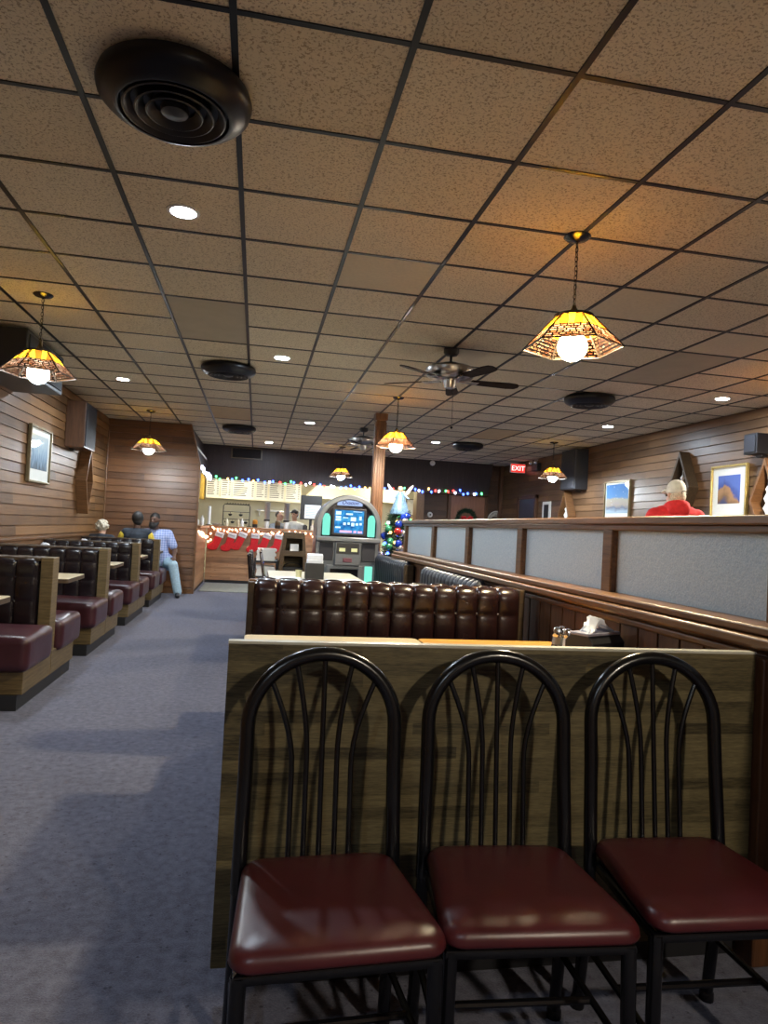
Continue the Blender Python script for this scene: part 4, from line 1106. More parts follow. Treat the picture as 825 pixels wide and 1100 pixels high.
for sx in (-1, 1):
    bow.tube([(0, -.07, .0), (sx*.06, -.09, .06), (sx*.12, -.09, .05), (sx*.11, -.09, -.02), (0, -.08, 0)], [.012, .03, .035, .03, .012], 8)
    bow.tube([(0, -.08, 0), (sx*.04, -.085, -.08), (sx*.07, -.08, -.16)], [.012, .022, .026], 6)
bow.ball((0, -.09, 0), .03, 10, 6)
obj('bow', bow, M['stockred'], wr, smooth=60)

# floor mat
tag(obj('floor_mat', MB().box(-.55, .62, -.95, .78, 0, .012), simple('grey ribbed mat', (.23, .235, .20), .9, var=.2, scale=30), loc=(-.42, 13.85, 0), bevel=.006), 'grey green floor mat before the service counter', 'mat')

# ================================================================= CHRISTMAS THINGS
BC = {'blue': glow('blue bulb', (.05, .12, 1.), 9), 'green': glow('green bulb', (.1, .9, .25), 5), 'red': glow('red bulb', (1., .06, .05), 5),
      'amber': glow('amber bulb', (1., .55, .15), 6), 'white': glow('cool white bulb', (.75, .78, 1.), 9), 'pinkwhite': glow('warm white bulb', (1., .50, .30), 6)}
CORD = simple('green cord', (.01, .03, .015), .5)
def light_string(name, label, pts, cols, n, seed, r=.016, sag=.02, jit=.015):
    rnd = random.Random(seed)
    t = thing(name, label, 'string lights', pts[0])
    o0 = Vector(pts[0]); P = [Vector(p)-o0 for p in pts]
    # resample
    L = [0]
    for a, b in zip(P[:-1], P[1:]): L.append(L[-1]+(b-a).length)
    def at(d):
        for i in range(len(P)-1):
            if d <= L[i+1] or i == len(P)-2:
                return P[i].lerp(P[i+1], (d-L[i])/max(1e-6, L[i+1]-L[i]))
    cp = []
    for k in range(n*3+1):
        p = at(L[-1]*k/(n*3)); cp.append(p + Vector((rnd.uniform(-.004, .004), 0, -sag*abs(sin(PI*k/6)))))
    obj('cord', MB().tube(cp, .004, 5), CORD, t, smooth=60)
    protos = {}
    for k in range(n):
        p = cp[min(len(cp)-1, k*3+1)]
        c = cols[rnd.randrange(len(cols))] if isinstance(cols, list) else cols
        if c not in protos:
            protos[c] = obj('bulb', MB().lathe([(.001, -.0), (r*.9, -r*.5), (r, -r*1.2), (r*.7, -r*2.2), (.001, -r*2.9)], 10, caps=False), BC[c], t); o = protos[c]
        else:
            o = protos[c].copy(); COL.objects.link(o); o.parent = t
        o.location = p + Vector((rnd.uniform(-jit, jit), -.012, rnd.uniform(-jit, jit)+.01)); o.rotation_euler = (rnd.uniform(-.5, .5), rnd.uniform(-.5, .5), 0)
    return t
light_string('string_lights', 'coloured string lights along the dark fascia edge over the counter', [(-.95, 15.36, 2.27), (.4, 15.36, 2.265), (1.6, 15.36, 2.25), (3.6, 15.36, 2.29)], ['blue', 'blue', 'amber', 'green', 'red', 'blue', 'white'], 40, 3, r=.022, jit=.03)
light_string('string_lights', 'coloured string lights on the right part of the fascia, right of the kitchen', [(3.62, 15.36, 2.28), (4.3, 15.36, 2.33), (4.8, 15.36, 2.29), (5.2, 15.36, 2.30)], ['amber', 'green', 'blue', 'red', 'blue', 'white'], 16, 8, r=.024, jit=.04)
light_string('string_lights', 'cool white string lights on the slanted soffit left of the menu boards', [(-1.035, 12.5, 2.27), (-1.03, 13.8, 2.25), (-1.03, 15.3, 2.24)], 'white', 22, 5, r=.022, jit=.03)
light_string('string_lights', 'warm white string lights strung along the counter front above the stockings', [(-.95, 14.80, 1.16), (-.6, 14.80, 1.13), (-.2, 14.80, 1.15), (.3, 14.80, 1.12), (.8, 14.80, 1.15), (1.3, 14.80, 1.12), (1.36, 14.80, .98)], 'pinkwhite', 44, 6, r=.018, jit=.035)
light_string('string_lights', 'warm white string lights draped down the left corner of the counter', [(-1.0, 12.8, 1.12), (-1.005, 13.6, 1.05), (-1.0, 14.75, .98), (-.93, 14.80, .86), (-.88, 14.80, 1.12)], 'pinkwhite', 22, 9, r=.02, jit=.03)
def stocking(label, x, z, lean, proto=[None]):
    if proto[0]:
        r = dup(proto[0], (x, 14.79, z), None, label); r.rotation_euler = (0, lean, 0); return r
    t = thing('christmas_stocking', label, 'stocking', (x, 14.79, z), 0, 'red stockings on the counter front')
    t.rotation_euler = (0, lean, 0)
    out = [(-.075, -.02), (.075, -.02), (.07, -.22), (.06, -.30), (.045, -.36), (-.02, -.395), (-.11, -.405), (-.155, -.37), (-.16, -.32), (-.12, -.28), (-.085, -.24)]
    obj('foot', MB().prism(out, 'y', -.028, .018), M['stockred'], t, smooth=30, bevel=.016, seg=3)
    c = obj('cuff', MB().box(-.088, .088, -.036, .022, -.095, .012), M['cuff'], t, bevel=.014, seg=3)
    st = MB(); rnd = random.Random(2); x0 = -.06
    for i in range(6):
        pts = [(x0+i*.021+.007*cos(a), -.0372, -.042+.013*sin(a*(1+i % 2))) for a in (0, 1, 2, 3, 4, 5)]
        st.tube(pts, .0028, 5)
    obj('name_stitching', st, simple('grey thread', (.16, .15, .18), .8), c)
    obj('hook_loop', MB().tube([(.07, -.005, .0), (.085, -.005, .03), (.075, -.005, .05), (.06, -.005, .03), (.065, -.005, .0)], .004, 5), M['cuff'], t)
    proto[0] = t; return t
for i, (x, z) in enumerate(((-.73, 1.055), (-.47, 1.045), (-.25, 1.07), (.0, 1.06), (.26, 1.07), (.50, 1.07))):
    stocking(['leftmost red stocking with white cuff on the counter front', 'second red stocking from the left on the counter front', 'third red stocking from the left on the counter front',
              'red stocking above the black padded chairs, fourth from the left', 'fifth red stocking from the left, just left of the last one', 'rightmost red stocking, half hidden by the dark wooden stand'][i], x, z, (.30, .26, .34, .06, .28, .15)[i])

# slim tree with lights and balls
TX, TY = 1.93, 9.22
ct_ = thing('christmas_tree', 'slim decorated Christmas tree beside the pillar and jukebox', 'tree', (TX, TY, 0))
obj('trunk', MB().tube([(0, 0, .05), (0, 0, 1.5)], [.02, .008], 8), M['boothw_dark'], ct_)
obj('tree_stand', MB().lathe([(.16, 0), (.16, .02), (.04, .08), (.03, .12), (.02, .12)], 16), M['blackm'], ct_)
rad = lambda z: .245-.085*max(0, z-.4)-.35*max(0, z-1.35)**1.3
def tc(r):
    z = r.uniform(.15, 1.55)**1.0; a = r.uniform(0, 2*PI); q = rad(z)*math.sqrt(r.uniform(.1, 1))
    return Vector((q*cos(a), q*sin(a), z)), (cos(a)*.8, sin(a)*.8, .1)
fo_ = obj('foliage', needles(tc, 5200, .085, .5, rnd), pine, ct_, smooth=0, recalc=False)
rt = random.Random(12)
tl = thing('string_lights', 'multicoloured lights wound around the slim Christmas tree', 'string lights', (TX, TY, 0))
cp = []
for k in range(140):
    z = .2+1.3*k/139; a = k*.42; cp.append((rad(z)*1.02*cos(a), rad(z)*1.02*sin(a), z))
obj('cord', MB().tube(cp, .004, 5), CORD, tl)
pr = {}
for k in range(2, 140, 2):
    c = rt.choice(['blue', 'blue', 'red', 'green', 'amber', 'white'])
    if c in pr: o = pr[c].copy(); COL.objects.link(o); o.parent = tl
    else: o = pr[c] = obj('bulb', MB().ball((0, 0, 0), .019, 8, 6), BC[c], tl)
    o.location = Vector(cp[k])*1.0 + Vector((cp[k][0]*.1, cp[k][1]*.1, 0))
balls = {'blue': simple('blue bauble', (.02, .06, .50), .15, .5, coat=.6), 'red': simple('red bauble', (.50, .03, .03), .15, .5, coat=.6), 'silver': simple('silver bauble', (.7, .7, .75), .12, .9),
         'gold': simple('copper bauble', (.62, .32, .14), .2, .8), 'green': simple('green bauble', (.05, .30, .16), .15, .5, coat=.6)}
bp = {}
for k in range(52):
    z = .3+1.2*k/51; a = -PI/2 + rt.uniform(-1.7, 1.7); c = rt.choice(['blue', 'blue', 'blue', 'red', 'silver', 'silver', 'gold', 'green'])
    loc = (TX+rad(z)*1.12*cos(a), TY+rad(z)*1.12*sin(a), z)
    if c not in bp:
        o = bp[c] = obj('ornament', MB().ball((0, 0, 0), .052, 16, 10), balls[c], loc=loc, smooth=60)
        obj('hanging_cap', MB().lathe([(.010, .038), (.010, .05), (.003, .055)], 10), M['gold'], o)
        tag(o, {'blue': 'shiny blue ball ornament', 'red': 'shiny red ball ornament', 'silver': 'silver ball ornament', 'gold': 'copper ball ornament', 'green': 'green ball ornament'}[c]+' hanging on the slim Christmas tree', 'ornament', c+' balls on the tree')
    else: o = dup(bp[c], loc)
ag = thing('angel_topper', 'pale blue angel topper with spread wings on the Christmas tree', 'tree topper', (TX, TY, 1.52))
obj('robe', MB().lathe([(.13, 0), (.135, .02), (.11, .10), (.075, .20), (.055, .27), (.04, .30), (.02, .315)], 24), simple('glittery ice blue cloth', (.14, .26, .42), .35, .2, var=.5, scale=70), ag, smooth=60)
obj('head', MB().ball((0, -.005, .345), (.032, .032, .038), 14, 10), M['skin_light'], ag, smooth=60)
obj('hair', MB().ball((0, .008, .355), (.036, .034, .036), 14, 10), M['hair_grey'], ag, smooth=60)
for sx in (-1, 1):
    obj('wing', MB().prism([(sx*.02, .22), (sx*.07, .30), (sx*.15, .40), (sx*.185, .42), (sx*.18, .38), (sx*.13, .30), (sx*.06, .22)], 'y', .03, .045), simple('silvery wing', (.42, .46, .52), .5), ag, smooth=0, bevel=.005)
    obj('arm', MB().cap((sx*.05, -.02, .27), .018, (sx*.10, -.07, .22), .012), simple('ice blue sleeve', (.16, .28, .44), .4), ag, smooth=60)

# ================================================================= KITCHEN THINGS
bm_ = simple('menu board white', (.70, .69, .62), .6, var=.02)
ink = simple('menu ink', (.05, .05, .045), .7); ink2 = simple('pale menu ink', (.17, .16, .14), .7)
xs = [-1.24, -.90, -.62, -.07, .25, .65, 1.05]
for i in range(6):
    a, b = xs[i]+.006, xs[i+1]-.006
    t = thing('menu_board', ['leftmost white menu board over the kitchen', 'second white menu board from the left', 'widest white menu board, third from the left', 'fourth white menu board from the left', 'fifth white menu board, left of the cup dispenser top', 'rightmost white menu board with faint print'][i], 'menu board', ((a+b)/2, 17.0, 1.86))
    w = (b-a)/2
    obj('board', MB().box(-w, w, -.012, .012, 0, .52), bm_, t, smooth=0)
    obj('frame', MB().ring([(-w, -.01), (w, -.01), (w, .53), (-w, .53)], [(-w+.012, .012), (w-.012, .012), (w-.012, .51), (-w+.012, .51)], 'y', -.02, .014), M['kitw'], t, smooth=0)
    rr = random.Random(i); L = MB(); z = .47
    while z > .05:
        n = 3 if i in (2, 4) else 2; x = -w+.035
        L.box(-w+.03, -w+.03+(2*w-.06)*rr.uniform(.5, .72), -.0145, -.012, z-.009, z+.009)
        L.box(w-.075, w-.03, -.0145, -.012, z-.009, z+.009); z -= .048
    obj('printed_lines', L, ink if i < 3 else ink2, t, smooth=0)
    obj('hanger', MB().tube([(0, 0, .52), (0, 0, .745)], .006, 6), M['steel'], t)
t = thing('wall_cabinet', 'yellow kitchen cabinet left of the menu boards', 'cabinet', (-1.47, 17.0, 1.80))
obj('body', MB().box(-.2, .2, -.2, .2, 0, .8), simple('mustard cabinet', (.60, .38, .06), .5), t, smooth=0, bevel=.006)
obj('cabinet_door', MB().box(-.18, .18, -.215, -.2, .03, .77), simple('mustard cabinet door', (.66, .43, .08), .45), t, smooth=0, bevel=.006)
t = thing('utensil_rack', 'black wire rack hung with ladles behind the counter', 'rack', (-.46, 16.2, 1.20))
fr = MB().tube([(-.30, 0, 0), (-.30, 0, .46), (-.27, 0, .50), (.27, 0, .50), (.30, 0, .46), (.30, 0, 0)], .012, 6)
fr.tube([(-.3, 0, .33), (.3, 0, .33)], .007, 6).tube([(-.3, 0, .16), (.3, 0, .16)], .007, 6)
for i in range(9): fr.tube([(-.24+.06*i, 0, .5), (-.215+.06*i, 0, .53), (-.19+.06*i, 0, .5)], .008, 5)
for s_ in (-1, 1): fr.box(s_*.30-.05, s_*.30+.05, -.12, .12, -.0, .015)
obj('rack_frame', fr, M['blackm'], t)
for i, (x, z) in enumerate([(-.14, .33), (.10, .33), (-.22, .16), (-.08, .16), (.1, .16), (.22, .16)]):
    lb = ['ladle at the upper left of the black rack', 'ladle at the upper right of the black rack', 'ladle at the far left of the lower rack bar', 'second ladle on the lower rack bar', 'third ladle on the lower rack bar', 'ladle at the far right of the lower rack bar'][i]
    l = MB().tube([(0, -.01, .0), (0, -.015, -.05)], .005, 6).lathe([(.045, -.05), (.042, -.075), (.025, -.095), (.001, -.1)], 14, caps=False)
    tag(obj('ladle', l, M['blackm'], loc=(-.46+x, 16.19, 1.2+z)), 'dark '+lb, 'ladle', 'ladles on the kitchen rack')
tb_ = thing('kitchen_worktop', 'pale kitchen worktop under the utensil rack', 'worktop', (.4, 16.35, 0))
obj('top', MB().box(-1.5, 2.4, -.35, .35, 1.155, 1.195), M['steel'], tb_, bevel=.005)
obj('cabinet_body', MB().box(-1.48, 2.38, -.32, .33, .06, 1.155), M['whitepl'], tb_, smooth=0)
for i in range(5): obj('cabinet_door', MB().box(-1.46+i*.77, -.72+i*.77, -.34, -.32, .12, 1.1), M['whitepl'], tb_, smooth=0, bevel=.008)
def cup_tower(label, x):
    t = thing('cup_dispenser', label, 'cup dispenser', (x, 15.15, 1.20))
    obj('steel_tube', MB().lathe([(.058, .18), (.06, .19), (.06, .54), (.064, .545), (.064, .56), (.055, .565)], 24), M['steel'], t)
    obj('black_collar', MB().lathe([(.062, .15), (.066, .155), (.066, .185), (.060, .19)], 24), M['blackm'], t)
    cs = MB()
    for i in range(7): cs.lathe([(.040+.0012*i, i*.021), (.050+.0008*i, i*.021+.03), (.047, i*.021+.03), (.038, i*.021)], 18)
    obj('paper_cups', cs, M['white'], t)
    return t
cup_tower('steel cup dispenser left one, in front of the white menu boards', .225)
cup_tower('steel cup dispenser right one, beside the man in the dark cap', .645)
def jar(label, x, col, h=.16, r=.05):
    t = thing('coffee_pot', label, 'pot', (x, 15.05, 1.20))
    obj('lower', MB().lathe([(r*.9, 0), (r, .01), (r, h*.4), (r*.9, h*.42)], 20), M['blackm'], t)
    obj('upper', MB().lathe([(r*.9, h*.4), (r, h*.45), (r*.95, h*.92), (r*.6, h), (.001, h)], 20), simple('amber jar', col, .3), t)
jar('orange topped dark jar on the counter left of the cup dispensers', -.025, (.55, .22, .03), .17, .055)
jar('dark brown jar on the counter between the cup dispensers', .46, (.10, .06, .03), .17, .06)
cnd = thing('candle', 'tall white pillar candle at the left end of the counter', 'candle', (-.99, 14.98, 1.20))
obj('wax', MB().lathe([(.032, .02), (.032, .40), (.02, .405), (.001, .40)], 18), M['white'], cnd)
obj('dish', MB().lathe([(.05, 0), (.075, .018), (.07, .022), (.04, .012)], 20), M['steel'], cnd)
obj('wick', MB().tube([(0, 0, .4), (.002, 0, .425)], .003, 5), M['blackm'], cnd)
for i, (x, y, h) in enumerate(((-1.2, 14.6, .14), (-1.12, 14.85, .20), (-1.33, 14.7, .30))):
    b = MB().lathe([(.04, 0), (.043, .01), (.043, h*.65), (.018, h*.82), (.018, h), (.001, h)], 16)
    tag(obj('bottle', b, M['whitepl'] if i != 2 else M['steel'], loc=(x, y, 1.20), smooth=50), ['short white bottle at the counter corner by the end wall', 'middle white bottle at the counter corner by the end wall', 'tall steel bottle at the counter corner by the end wall'][i], 'bottle')
for i, x in enumerate((-.86, -.78)):
    tag(obj('white_bowl', MB().lathe([(.03, 0), (.075, .05), (.07, .05), (.028, .008), (.001, .008)], 20), M['whitepl'], loc=(x-.03*i, 15.05+.18*i, 1.20), smooth=50), ['white bowl nearer, by the candle on the counter', 'white bowl farther back, by the candle on the counter'][i], 'bowl')
for i, (x, c) in enumerate(((-.62, 'kitw'), (-.38, 'tabletop'), (-.3, 'whitepl'))):
    tag(obj('squeeze_bottle', MB().lathe([(.03, 0), (.033, .01), (.033, .11), (.012, .14), (.005, .19), (.001, .19)], 14), M[c], loc=(x, 15.1, 1.20), smooth=50), ['left pale squeeze bottle before the utensil rack', 'cream squeeze bottle before the utensil rack', 'right white squeeze bottle before the utensil rack'][i], 'bottle')
# menu screen
t = thing('menu_display', 'black framed notice board with white sheet left of the jukebox', 'notice board', (1.18, 15.25, 1.20))
obj('board', MB().box(-.235, .235, -.03, .03, .23, .77), M['blackm'], t, smooth=0, bevel=.008)
obj('sheet', MB().box(-.14, .21, -.036, -.03, .26, .56), M['white'], t, smooth=0)
L = MB()
for i in range(8): L.box(-.12, .19-.04*(i % 3), -.038, -.036, .29+i*.033, .30+i*.033)
obj('printed_lines', L, simple('blue grey ink', (.22, .28, .42), .7), t, smooth=0)
obj('foot', MB().box(-.03, .03, -.02, .02, 0, .24).box(-.15, .15, -.08, .08, 0, .015), M['blackm'], t, smooth=0, bevel=.004)
for i, (x, w) in enumerate(((1.05, .05), (1.22, .045))):
    tag(obj('napkin_box', MB().box(-w, w, -.05, .05, 0, .10).box(-w*.6, w*.6, -.03, .03, .10, .115), M['steel' if i else 'blackm'], loc=(x, 15.0, 1.20), bevel=.005), ['black box below the notice board on the counter', 'steel box below the notice board on the counter'][i], 'box')
# framed sheet on the right kitchen wall, shelf and fixtures
tag(obj('framed_notice', MB().box(-.12, .12, -.02, 0, -.2, .2).ring([(-.14,-.22),(.14,-.22),(.14,.22),(-.14,.22)], [(-.12,-.2),(.12,-.2),(.12,.2),(-.12,.2)], 'y', -.03, 0, 1), [M['white'], M['boothw_dark']], loc=(3.98, 17.60, 1.92), smooth=0), 'small dark framed notice on the kitchen wall right of the angel', 'notice')
tag(obj('wall_shelf', MB().box(-.55, .55, -.15, .0, -.02, .02).box(-.5, -.47, -.12, 0, -.14, -.02).box(.47, .5, -.12, 0, -.14, -.02), M['steel'], loc=(.55, 17.59, 1.62), bevel=.003), 'steel wall shelf behind the cup dispensers in the kitchen', 'shelf')
kl = glow('kitchen tube light', (1., .93, .74), 27.)
for i, (x, y) in enumerate(((-.6, 16.4), (1.4, 16.4), (3.2, 16.6))):
    t = thing('kitchen_light', ['fluorescent kitchen light above the menu boards', 'fluorescent kitchen light before the hood', 'fluorescent kitchen light above the right kitchen wall'][i], 'ceiling light', (x, y, 2.6))
    obj('housing', MB().ring([(-.6,-.15),(.6,-.15),(.6,.15),(-.6,.15)], [(-.57,-.12),(.57,-.12),(.57,.12),(-.57,.12)], 'z', -.06, 0), M['whitepl'], t, smooth=0)
    obj('diffuser', MB().box(-.57, .57, -.12, .12, -.05, -.03), kl, t, smooth=0)

# ================================================================= PEOPLE
def bake_blob(name, caps, mat, parent, voxel=.012, smooth_it=6, cut=None):
    mb = MB()
    for c in caps:
        if len(c) == 2: mb.ball(c[0], c[1], 16, 10)
        else: mb.cap(*c, n=12)
    o = obj(name, mb, mat, smooth=0)
    r = o.modifiers.new('r', 'REMESH'); r.mode = 'VOXEL'; r.voxel_size = voxel
    s = o.modifiers.new('s', 'SMOOTH'); s.iterations = smooth_it; s.factor = .5
    dg = bpy.context.evaluated_depsgraph_get(); dg.update()
    me = bpy.data.meshes.new_from_object(o.evaluated_get(dg))
    o.modifiers.clear(); old = o.data; o.data = me; bpy.data.meshes.remove(old)
    for p in me.polygons: p.use_smooth = True
    if not me.materials: me.materials.append(mat)
    me.name = name
    o.parent = parent
    return o

def person(label, loc, rotz, pose='sit', skin='skin_light', turn=0., legs=True, lean=0., raise_arm=False, scale=1., voxel=.0085, over=None, side=0., drop=0.):
    """faces local -y; returns (root, joints)"""
    t = thing('person', label, 'person', loc, rotz)
    J = {}
    hz = .56 if pose == 'sit' else .94
    J['hip'] = Vector((0, 0, hz)); J['waist'] = Vector((0, .0-lean*.2, hz+.2)); J['chest'] = Vector((0, -lean*.45, hz+.40)); J['neck'] = Vector((0, .01-lean*.6, hz+.545)); J['head'] = Vector((0, -.035-lean*.75, hz+(.69 if pose == 'sit' else .71)-drop))
    for s, sx in (('r', -1), ('l', 1)):
        J['sh'+s] = Vector((sx*.185, .01-lean*.55, hz+(.475 if pose == 'sit' else .435)))
        if pose == 'sit':
            J['el'+s] = Vector((sx*.275, -.03-lean*.5, hz+.20)); J['wr'+s] = Vector((sx*.20, -.25-lean*.3, hz+.085)); J['hd'] = Vector((0, -.09, -.015))
            J['th'+s] = Vector((sx*.095, 0, hz-.01)); J['kn'+s] = Vector((sx*.16, -.42, hz-.03)); J['an'+s] = Vector((sx*.18, -.42, .09))
        else:
            J['el'+s] = Vector((sx*.26, .04, hz+.20)); J['wr'+s] = Vector((sx*.25, -.08, hz-.03)); J['hd'] = Vector((0, -.02, -.09))
            J['th'+s] = Vector((sx*.09, 0, hz-.02)); J['kn'+s] = Vector((sx*.105, -.02, .50)); J['an'+s] = Vector((sx*.11, .02, .09))
    if raise_arm:
        J['elr'] = Vector((-.27, -.15, hz+.25)); J['wrr'] = Vector((-.18, -.36, hz+.36))
    for k_, v_ in (over or {}).items(): J[k_] = Vector(v_)
    for k_, f_ in (('waist', .3), ('chest', .6), ('neck', .9), ('head', 1.2), ('shr', .8), ('shl', .8), ('elr', .5), ('ell', .5)): J[k_].x += side*f_
    C = []
    C += [(J['hip']+Vector((-.07, 0, 0)), .115, J['hip']+Vector((.07, 0, 0)), .115), (J['hip'], .135, J['waist'], .125), (J['waist'], .125, J['chest'], .135),
          (J['chest']+Vector((-.09, 0, .02)), .095, J['chest']+Vector((.09, 0, .02)), .095), (J['chest'], .12, J['neck']-Vector((0, 0, .05)), .065), (J['shr']+Vector((.03, 0, 0)), .06, J['shl']-Vector((.03, 0, 0)), .06),
          (J['neck']-Vector((0, 0, .03)), .058, J['head']-Vector((0, -.02, .05)), .052)]
    for s in 'rl':
        C += [(J['sh'+s], .056, J['el'+s], .040), (J['el'+s], .040, J['wr'+s], .026)]
        C += [(J['th'+s], .082, J['kn'+s], .056), (J['kn'+s], .054, J['an'+s], .038), (J['an'+s]-Vector((0, -.03, .035)), .036, J['an'+s]+Vector((0, -.16, -.05)), .030)]
        w = J['wr'+s]; d = J['hd'].normalized(); side = -1 if s == 'l' else 1   # thumb inward
        lat = Vector((side, 0, 0)); C.append((w, .026, w+d*.075, .030)); C.append((w+d*.03+lat*.02, .016, w+d*.075+lat*.02, .014)); C.append((w+d*.03-lat*.02, .016, w+d*.075-lat*.02, .014))
        dn = Vector((0, -.3, -.95)) if pose == 'sit' else Vector((side*.3, -.5, -.8))
        for k, (off, ln) in enumerate(((.028, .072), (.0095, .082), (-.0095, .077), (-.028, .06))):
            p = w + d*.075 + lat*off; m_ = p + d*ln*.55; e = m_ + (d*.6+dn*.4).normalized()*ln*.45
            C += [(p, .0095, m_, .009), (m_, .009, e, .0075)]
        p = w + d*.03 + lat*.028; m_ = p + (d+lat*.9).normalized()*.035; C += [(p, .013, m_, .011), (m_, .011, m_+d*.032, .009)]
    # head with face, turned
    R_ = Matrix.Rotation(turn, 3, 'Z'); hc = J['head']
    def hp(x, y, z): return hc + R_ @ Vector((x, y, z))
    C += [(hp(0, .012, .02), (.076, .095, .10)), (hp(0, -.02, -.05), .058, hp(0, -.045, -.085), .040), (hp(0, -.07, -.01), .032, hp(0, -.075, -.06), .026),
          (hp(0, -.088, .015), .010, hp(0, -.108, -.022), .0145), (hp(-.03, -.082, .030), .014, hp(.03, -.082, .030), .014), (hp(-.022, -.088, -.055), .009, hp(.022, -.088, -.055), .009)]
    for sx in (-1, 1): C.append((hp(sx*.079, .012, .015), (.010, .018, .03)))
    body = bake_blob('body', C, M[skin], t, voxel, 5)
    for sx in (-1, 1):
        obj('eye', MB().ball(hp(sx*.031, -.086, .012), .0105, 10, 8), M['eye'], t)
    J['hp'] = hp
    return t, J
def torso_caps(J, g, sleeve='long', short=.55):
    C = [(J['hip']+Vector((-.075, 0, .02)), .115+g, J['hip']+Vector((.075, 0, .02)), .115+g), (J['hip'], .135+g, J['waist'], .128+g), (J['waist'], .13+g, J['chest'], .138+g),
         (J['chest']+Vector((-.1, 0, .02)), .098+g, J['chest']+Vector((.1, 0, .02)), .098+g), (J['chest'], .12+g, J['neck']-Vector((0, 0, .06)), .07+g), (J['shr']+Vector((.03, 0, 0)), .062+g, J['shl']-Vector((.03, 0, 0)), .062+g)]
    for s in 'rl':
        if sleeve == 'long': C += [(J['sh'+s], .06+g, J['el'+s], .046+g), (J['el'+s], .046+g, J['el'+s].lerp(J['wr'+s], .93), .034+g)]
        elif sleeve == 'short': C += [(J['sh'+s], .062+g, J['sh'+s].lerp(J['el'+s], .72), .056+g)]
    return C
def leg_caps(J, g):
    C = [(J['hip']+Vector((-.07, 0, -.03)), .112+g, J['hip']+Vector((.07, 0, -.03)), .112+g)]
    for s in 'rl': C += [(J['th'+s], .084+g, J['kn'+s], .060+g), (J['kn'+s], .058+g, J['an'+s], .046+g)]
    return C
def shoe_caps(J, g=.008):
    C = []
    for s in 'rl': C += [(J['an'+s]-Vector((0, -.03, .040)), .04+g, J['an'+s]+Vector((0, -.17, -.052)), .030+g)]
    return C

# bearded man on the end bench, one leg out in the aisle
t, J = person('bearded man in blue checked shirt and pale jeans sitting at the end wall', (-1.55, 12.14, 0), .12, 'sit', 'skin_dark', turn=-.35, lean=.08, side=-.12, over={'knl': (.19, -.38, .53), 'anl': (.29, -.38, .09), 'knr': (-.12, -.42, .53), 'anr': (-.10, -.36, .09)})
bake_blob('shirt', torso_caps(J, .016, 'short'), M['plaid'], t, .010)
bake_blob('jeans', leg_caps(J, .024), M['denim'], t, .010)
bake_blob('shoes', shoe_caps(J), M['blackm'], t, .010)
hp = J['hp']
bake_blob('hair', [(hp(0, .02, .048), (.083, .092, .088))], M['hair_black'], t, .008, 2)
bake_blob('beard', [(hp(0, -.06, -.085), (.066, .055, .062)), (hp(-.06, -.01, -.04), .026, hp(-.04, -.06, -.08), .03), (hp(.06, -.01, -.04), .026, hp(.04, -.06, -.08), .03), (hp(-.03, -.098, -.042), .011, hp(.03, -.098, -.042), .011)], M['hair_black'], t, .008, 2)
# diner in dark jacket with yellow sleeves, back to us
t, J = person('person in dark jacket with yellow sleeves seated with back to us', (-1.86, 11.42, 0), PI+.12, 'sit', 'skin_dark', turn=.25)
bake_blob('jacket', torso_caps(J, .022, 'none'), M['navy'], t, .010)
bake_blob('sleeves', [c for s in 'rl' for c in ((J['sh'+s]+Vector((0, 0, -.03)), .075, J['el'+s], .066), (J['el'+s], .066, J['el'+s].lerp(J['wr'+s], .9), .05))], M['yellow'], t, .010)
bake_blob('trousers', leg_caps(J, .01), M['blackm'], t, .012)
bake_blob('shoes', shoe_caps(J), M['blackm'], t, .012)
hp = J['hp']
bake_blob('hair', [(hp(0, .022, .035), (.092, .102, .105)), (hp(0, .065, -.03), (.066, .045, .06))], M['hair_black'], t, .008, 2)
# grey haired diner by the wall
t, J = person('person with curly ash blond hair seated by the left wall, back to us', (-2.375, 11.40, 0), PI+.03, 'sit', 'skin_light', turn=-.3, drop=.03, over={'shr': (-.15, .01, 1.03), 'shl': (.15, .01, 1.03), 'elr': (-.17, -.06, .78), 'ell': (.17, -.06, .78), 'wrr': (-.11, -.27, .645), 'wrl': (.11, -.27, .645)})
bake_blob('jacket', torso_caps(J, .02, 'long'), M['navy'], t, .010)
bake_blob('trousers', leg_caps(J, .01), M['blackm'], t, .012)
bake_blob('shoes', shoe_caps(J), M['blackm'], t, .012)
hp = J['hp']; rr = random.Random(5); cc = [(hp(0, .022, .03), (.092, .10, .10))]
for k in range(46):
    a = rr.uniform(0, 2*PI); e = rr.uniform(-.5, 1.5)
    v = Vector((.092*cos(a)*cos(e), .022+.10*sin(a)*cos(e), .03+.10*sin(e)))
    if v.y < -.05 and v.z < .06: continue
    cc.append((hp(*v), (.024, .024, .022)))
bake_blob('hair', cc, M['hair_grey'], t, .006, 2)
t.scale = (.92, .92, .90)
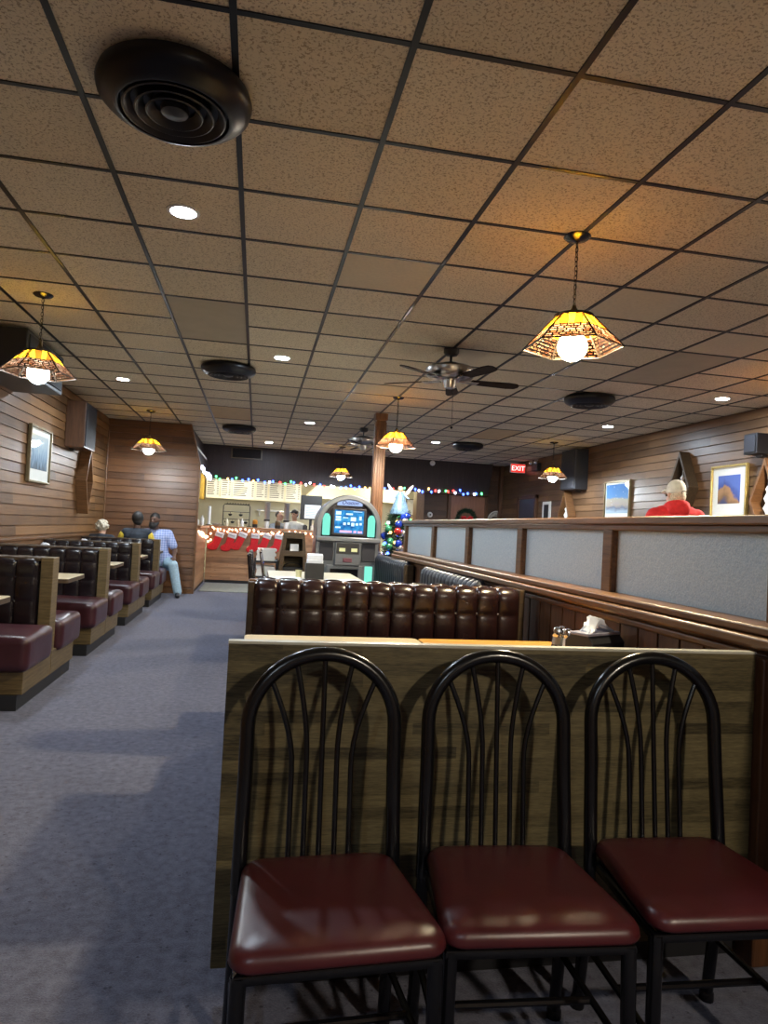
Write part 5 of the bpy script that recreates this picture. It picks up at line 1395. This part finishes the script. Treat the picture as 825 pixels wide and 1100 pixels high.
# man in red hooded top and white cap beyond the partition
t, J = person('man in red hooded sweatshirt and white cap walking beyond the partition', (3.75, 5.65, 0), PI-.35, 'stand', 'skin_light', turn=.45, drop=.085)
t.scale = (.95, 1.0, 1.115)
bake_blob('sweatshirt', torso_caps(J, .035, 'long'), M['redfleece'], t, .010)
hp = J['hp']; nk = J['neck']
hood = []
for k in range(13):
    a = PI*(-.05+1.1*k/12); p = nk + Vector((.085*cos(a), .03+.085*sin(a), -.015+.02*sin(a))); hood.append((p, (.036, .038, .042)))
hood += [(nk+Vector((0, .10, -.03)), (.10, .05, .075)), (nk+Vector((-.05, .11, -.03)), (.05, .04, .055)), (nk+Vector((.05, .11, -.03)), (.05, .04, .055))]
bake_blob('hood', hood, M['redfleece'], t, .008, 4)
bake_blob('trousers', leg_caps(J, .014), simple('dark trousers', (.03, .035, .05), .8), t, .012)
bake_blob('shoes', shoe_caps(J), M['blackm'], t, .012)
bake_blob('hair', [(hp(0, .03, .0), (.080, .088, .075))], M['hair_grey'], t, .008, 2)
R_ = Matrix.Rotation(.45, 3, 'Z')
cp_ = bake_blob('cap', [(hp(0, .012, .062), (.088, .106, .078)), (hp(0, .012, .035), (.090, .108, .03)), (hp(-.045, -.12, .045), .012, hp(.045, -.12, .045), .012), (hp(-.03, -.155, .038), .011, hp(.03, -.155, .038), .011), (hp(-.06, -.085, .048), .012, hp(.06, -.085, .048), .012)], M['capwhite'], t, .008, 3)
ar = MB().tube([hp(.03*cos(a), .121, .018+.024*sin(a)) for a in [PI*k/10 for k in range(11)]], .004, 6)
obj('cap_opening', ar, simple('grey strap', (.18, .18, .17), .8), cp_)
# kitchen staff
t, J = person('kitchen worker in dark cap and white shirt behind the cup dispensers', (.87, 15.95, 0), -.3, 'stand', 'skin_light', turn=-.3, voxel=.012)
t.scale = (.93, .93, .93)
bake_blob('shirt', torso_caps(J, .02, 'short'), M['capwhite'], t, .014)
bake_blob('trousers', leg_caps(J, .012), M['blackm'], t, .014); bake_blob('shoes', shoe_caps(J), M['blackm'], t, .014)
hp = J['hp']
bake_blob('hair', [(hp(0, .03, .01), (.080, .088, .085))], M['hair_black'], t, .010, 2)
bake_blob('cap', [(hp(0, .012, .062), (.090, .106, .078)), (hp(-.045, -.12, .045), .014, hp(.045, -.12, .045), .014)], M['blackm'], t, .010, 2)
t, J = person('kitchen worker in grey shirt reaching between the cup dispensers', (.50, 15.98, 0), .6, 'stand', 'skin_light', turn=.4, raise_arm=True, voxel=.012)
t.scale = (.9, .9, .9)
bake_blob('shirt', torso_caps(J, .02, 'short'), simple('grey cotton', (.22, .24, .27), .85), t, .014)
bake_blob('trousers', leg_caps(J, .012), M['blackm'], t, .014); bake_blob('shoes', shoe_caps(J), M['blackm'], t, .014)
hp = J['hp']
bake_blob('hair', [(hp(0, .03, .035), (.082, .09, .09))], M['hair_black'], t, .010, 2)

# ================================================================= LIGHT, CAMERA
w = bpy.data.worlds.new('dim_interior'); sc.world = w; w.use_nodes = True
w.node_tree.nodes['Background'].inputs[0].default_value = (.5, .55, .7, 1); w.node_tree.nodes['Background'].inputs[1].default_value = .02

yaw, pitch, roll = 0.18350354, 0.02575445, 0.05284453
cy, sy, cp2, sp2 = cos(yaw), sin(yaw), cos(pitch), sin(pitch)
F = Vector((sy*cp2, cy*cp2, sp2)); R0 = Vector((cy, -sy, 0)); U0 = R0.cross(F)
Rr = R0*cos(roll)+U0*sin(roll); Ur = -R0*sin(roll)+U0*cos(roll)
cam = bpy.data.cameras.new('camera'); co = bpy.data.objects.new('camera', cam); COL.objects.link(co)
co.matrix_world = Matrix(((Rr.x, Ur.x, -F.x, 0), (Rr.y, Ur.y, -F.y, 0), (Rr.z, Ur.z, -F.z, 1.3), (0, 0, 0, 1)))
cam.sensor_fit = 'HORIZONTAL'; cam.sensor_width = 36; cam.lens = 735*36/825; cam.clip_start = .05
sc.camera = co
vs_ = sc.view_settings; vs_.view_transform = 'Standard'; vs_.look = 'None'; vs_.gamma = 1; vs_.use_curve_mapping = False
vs_.exposure = 0.3
sc.cycles.use_denoising = True
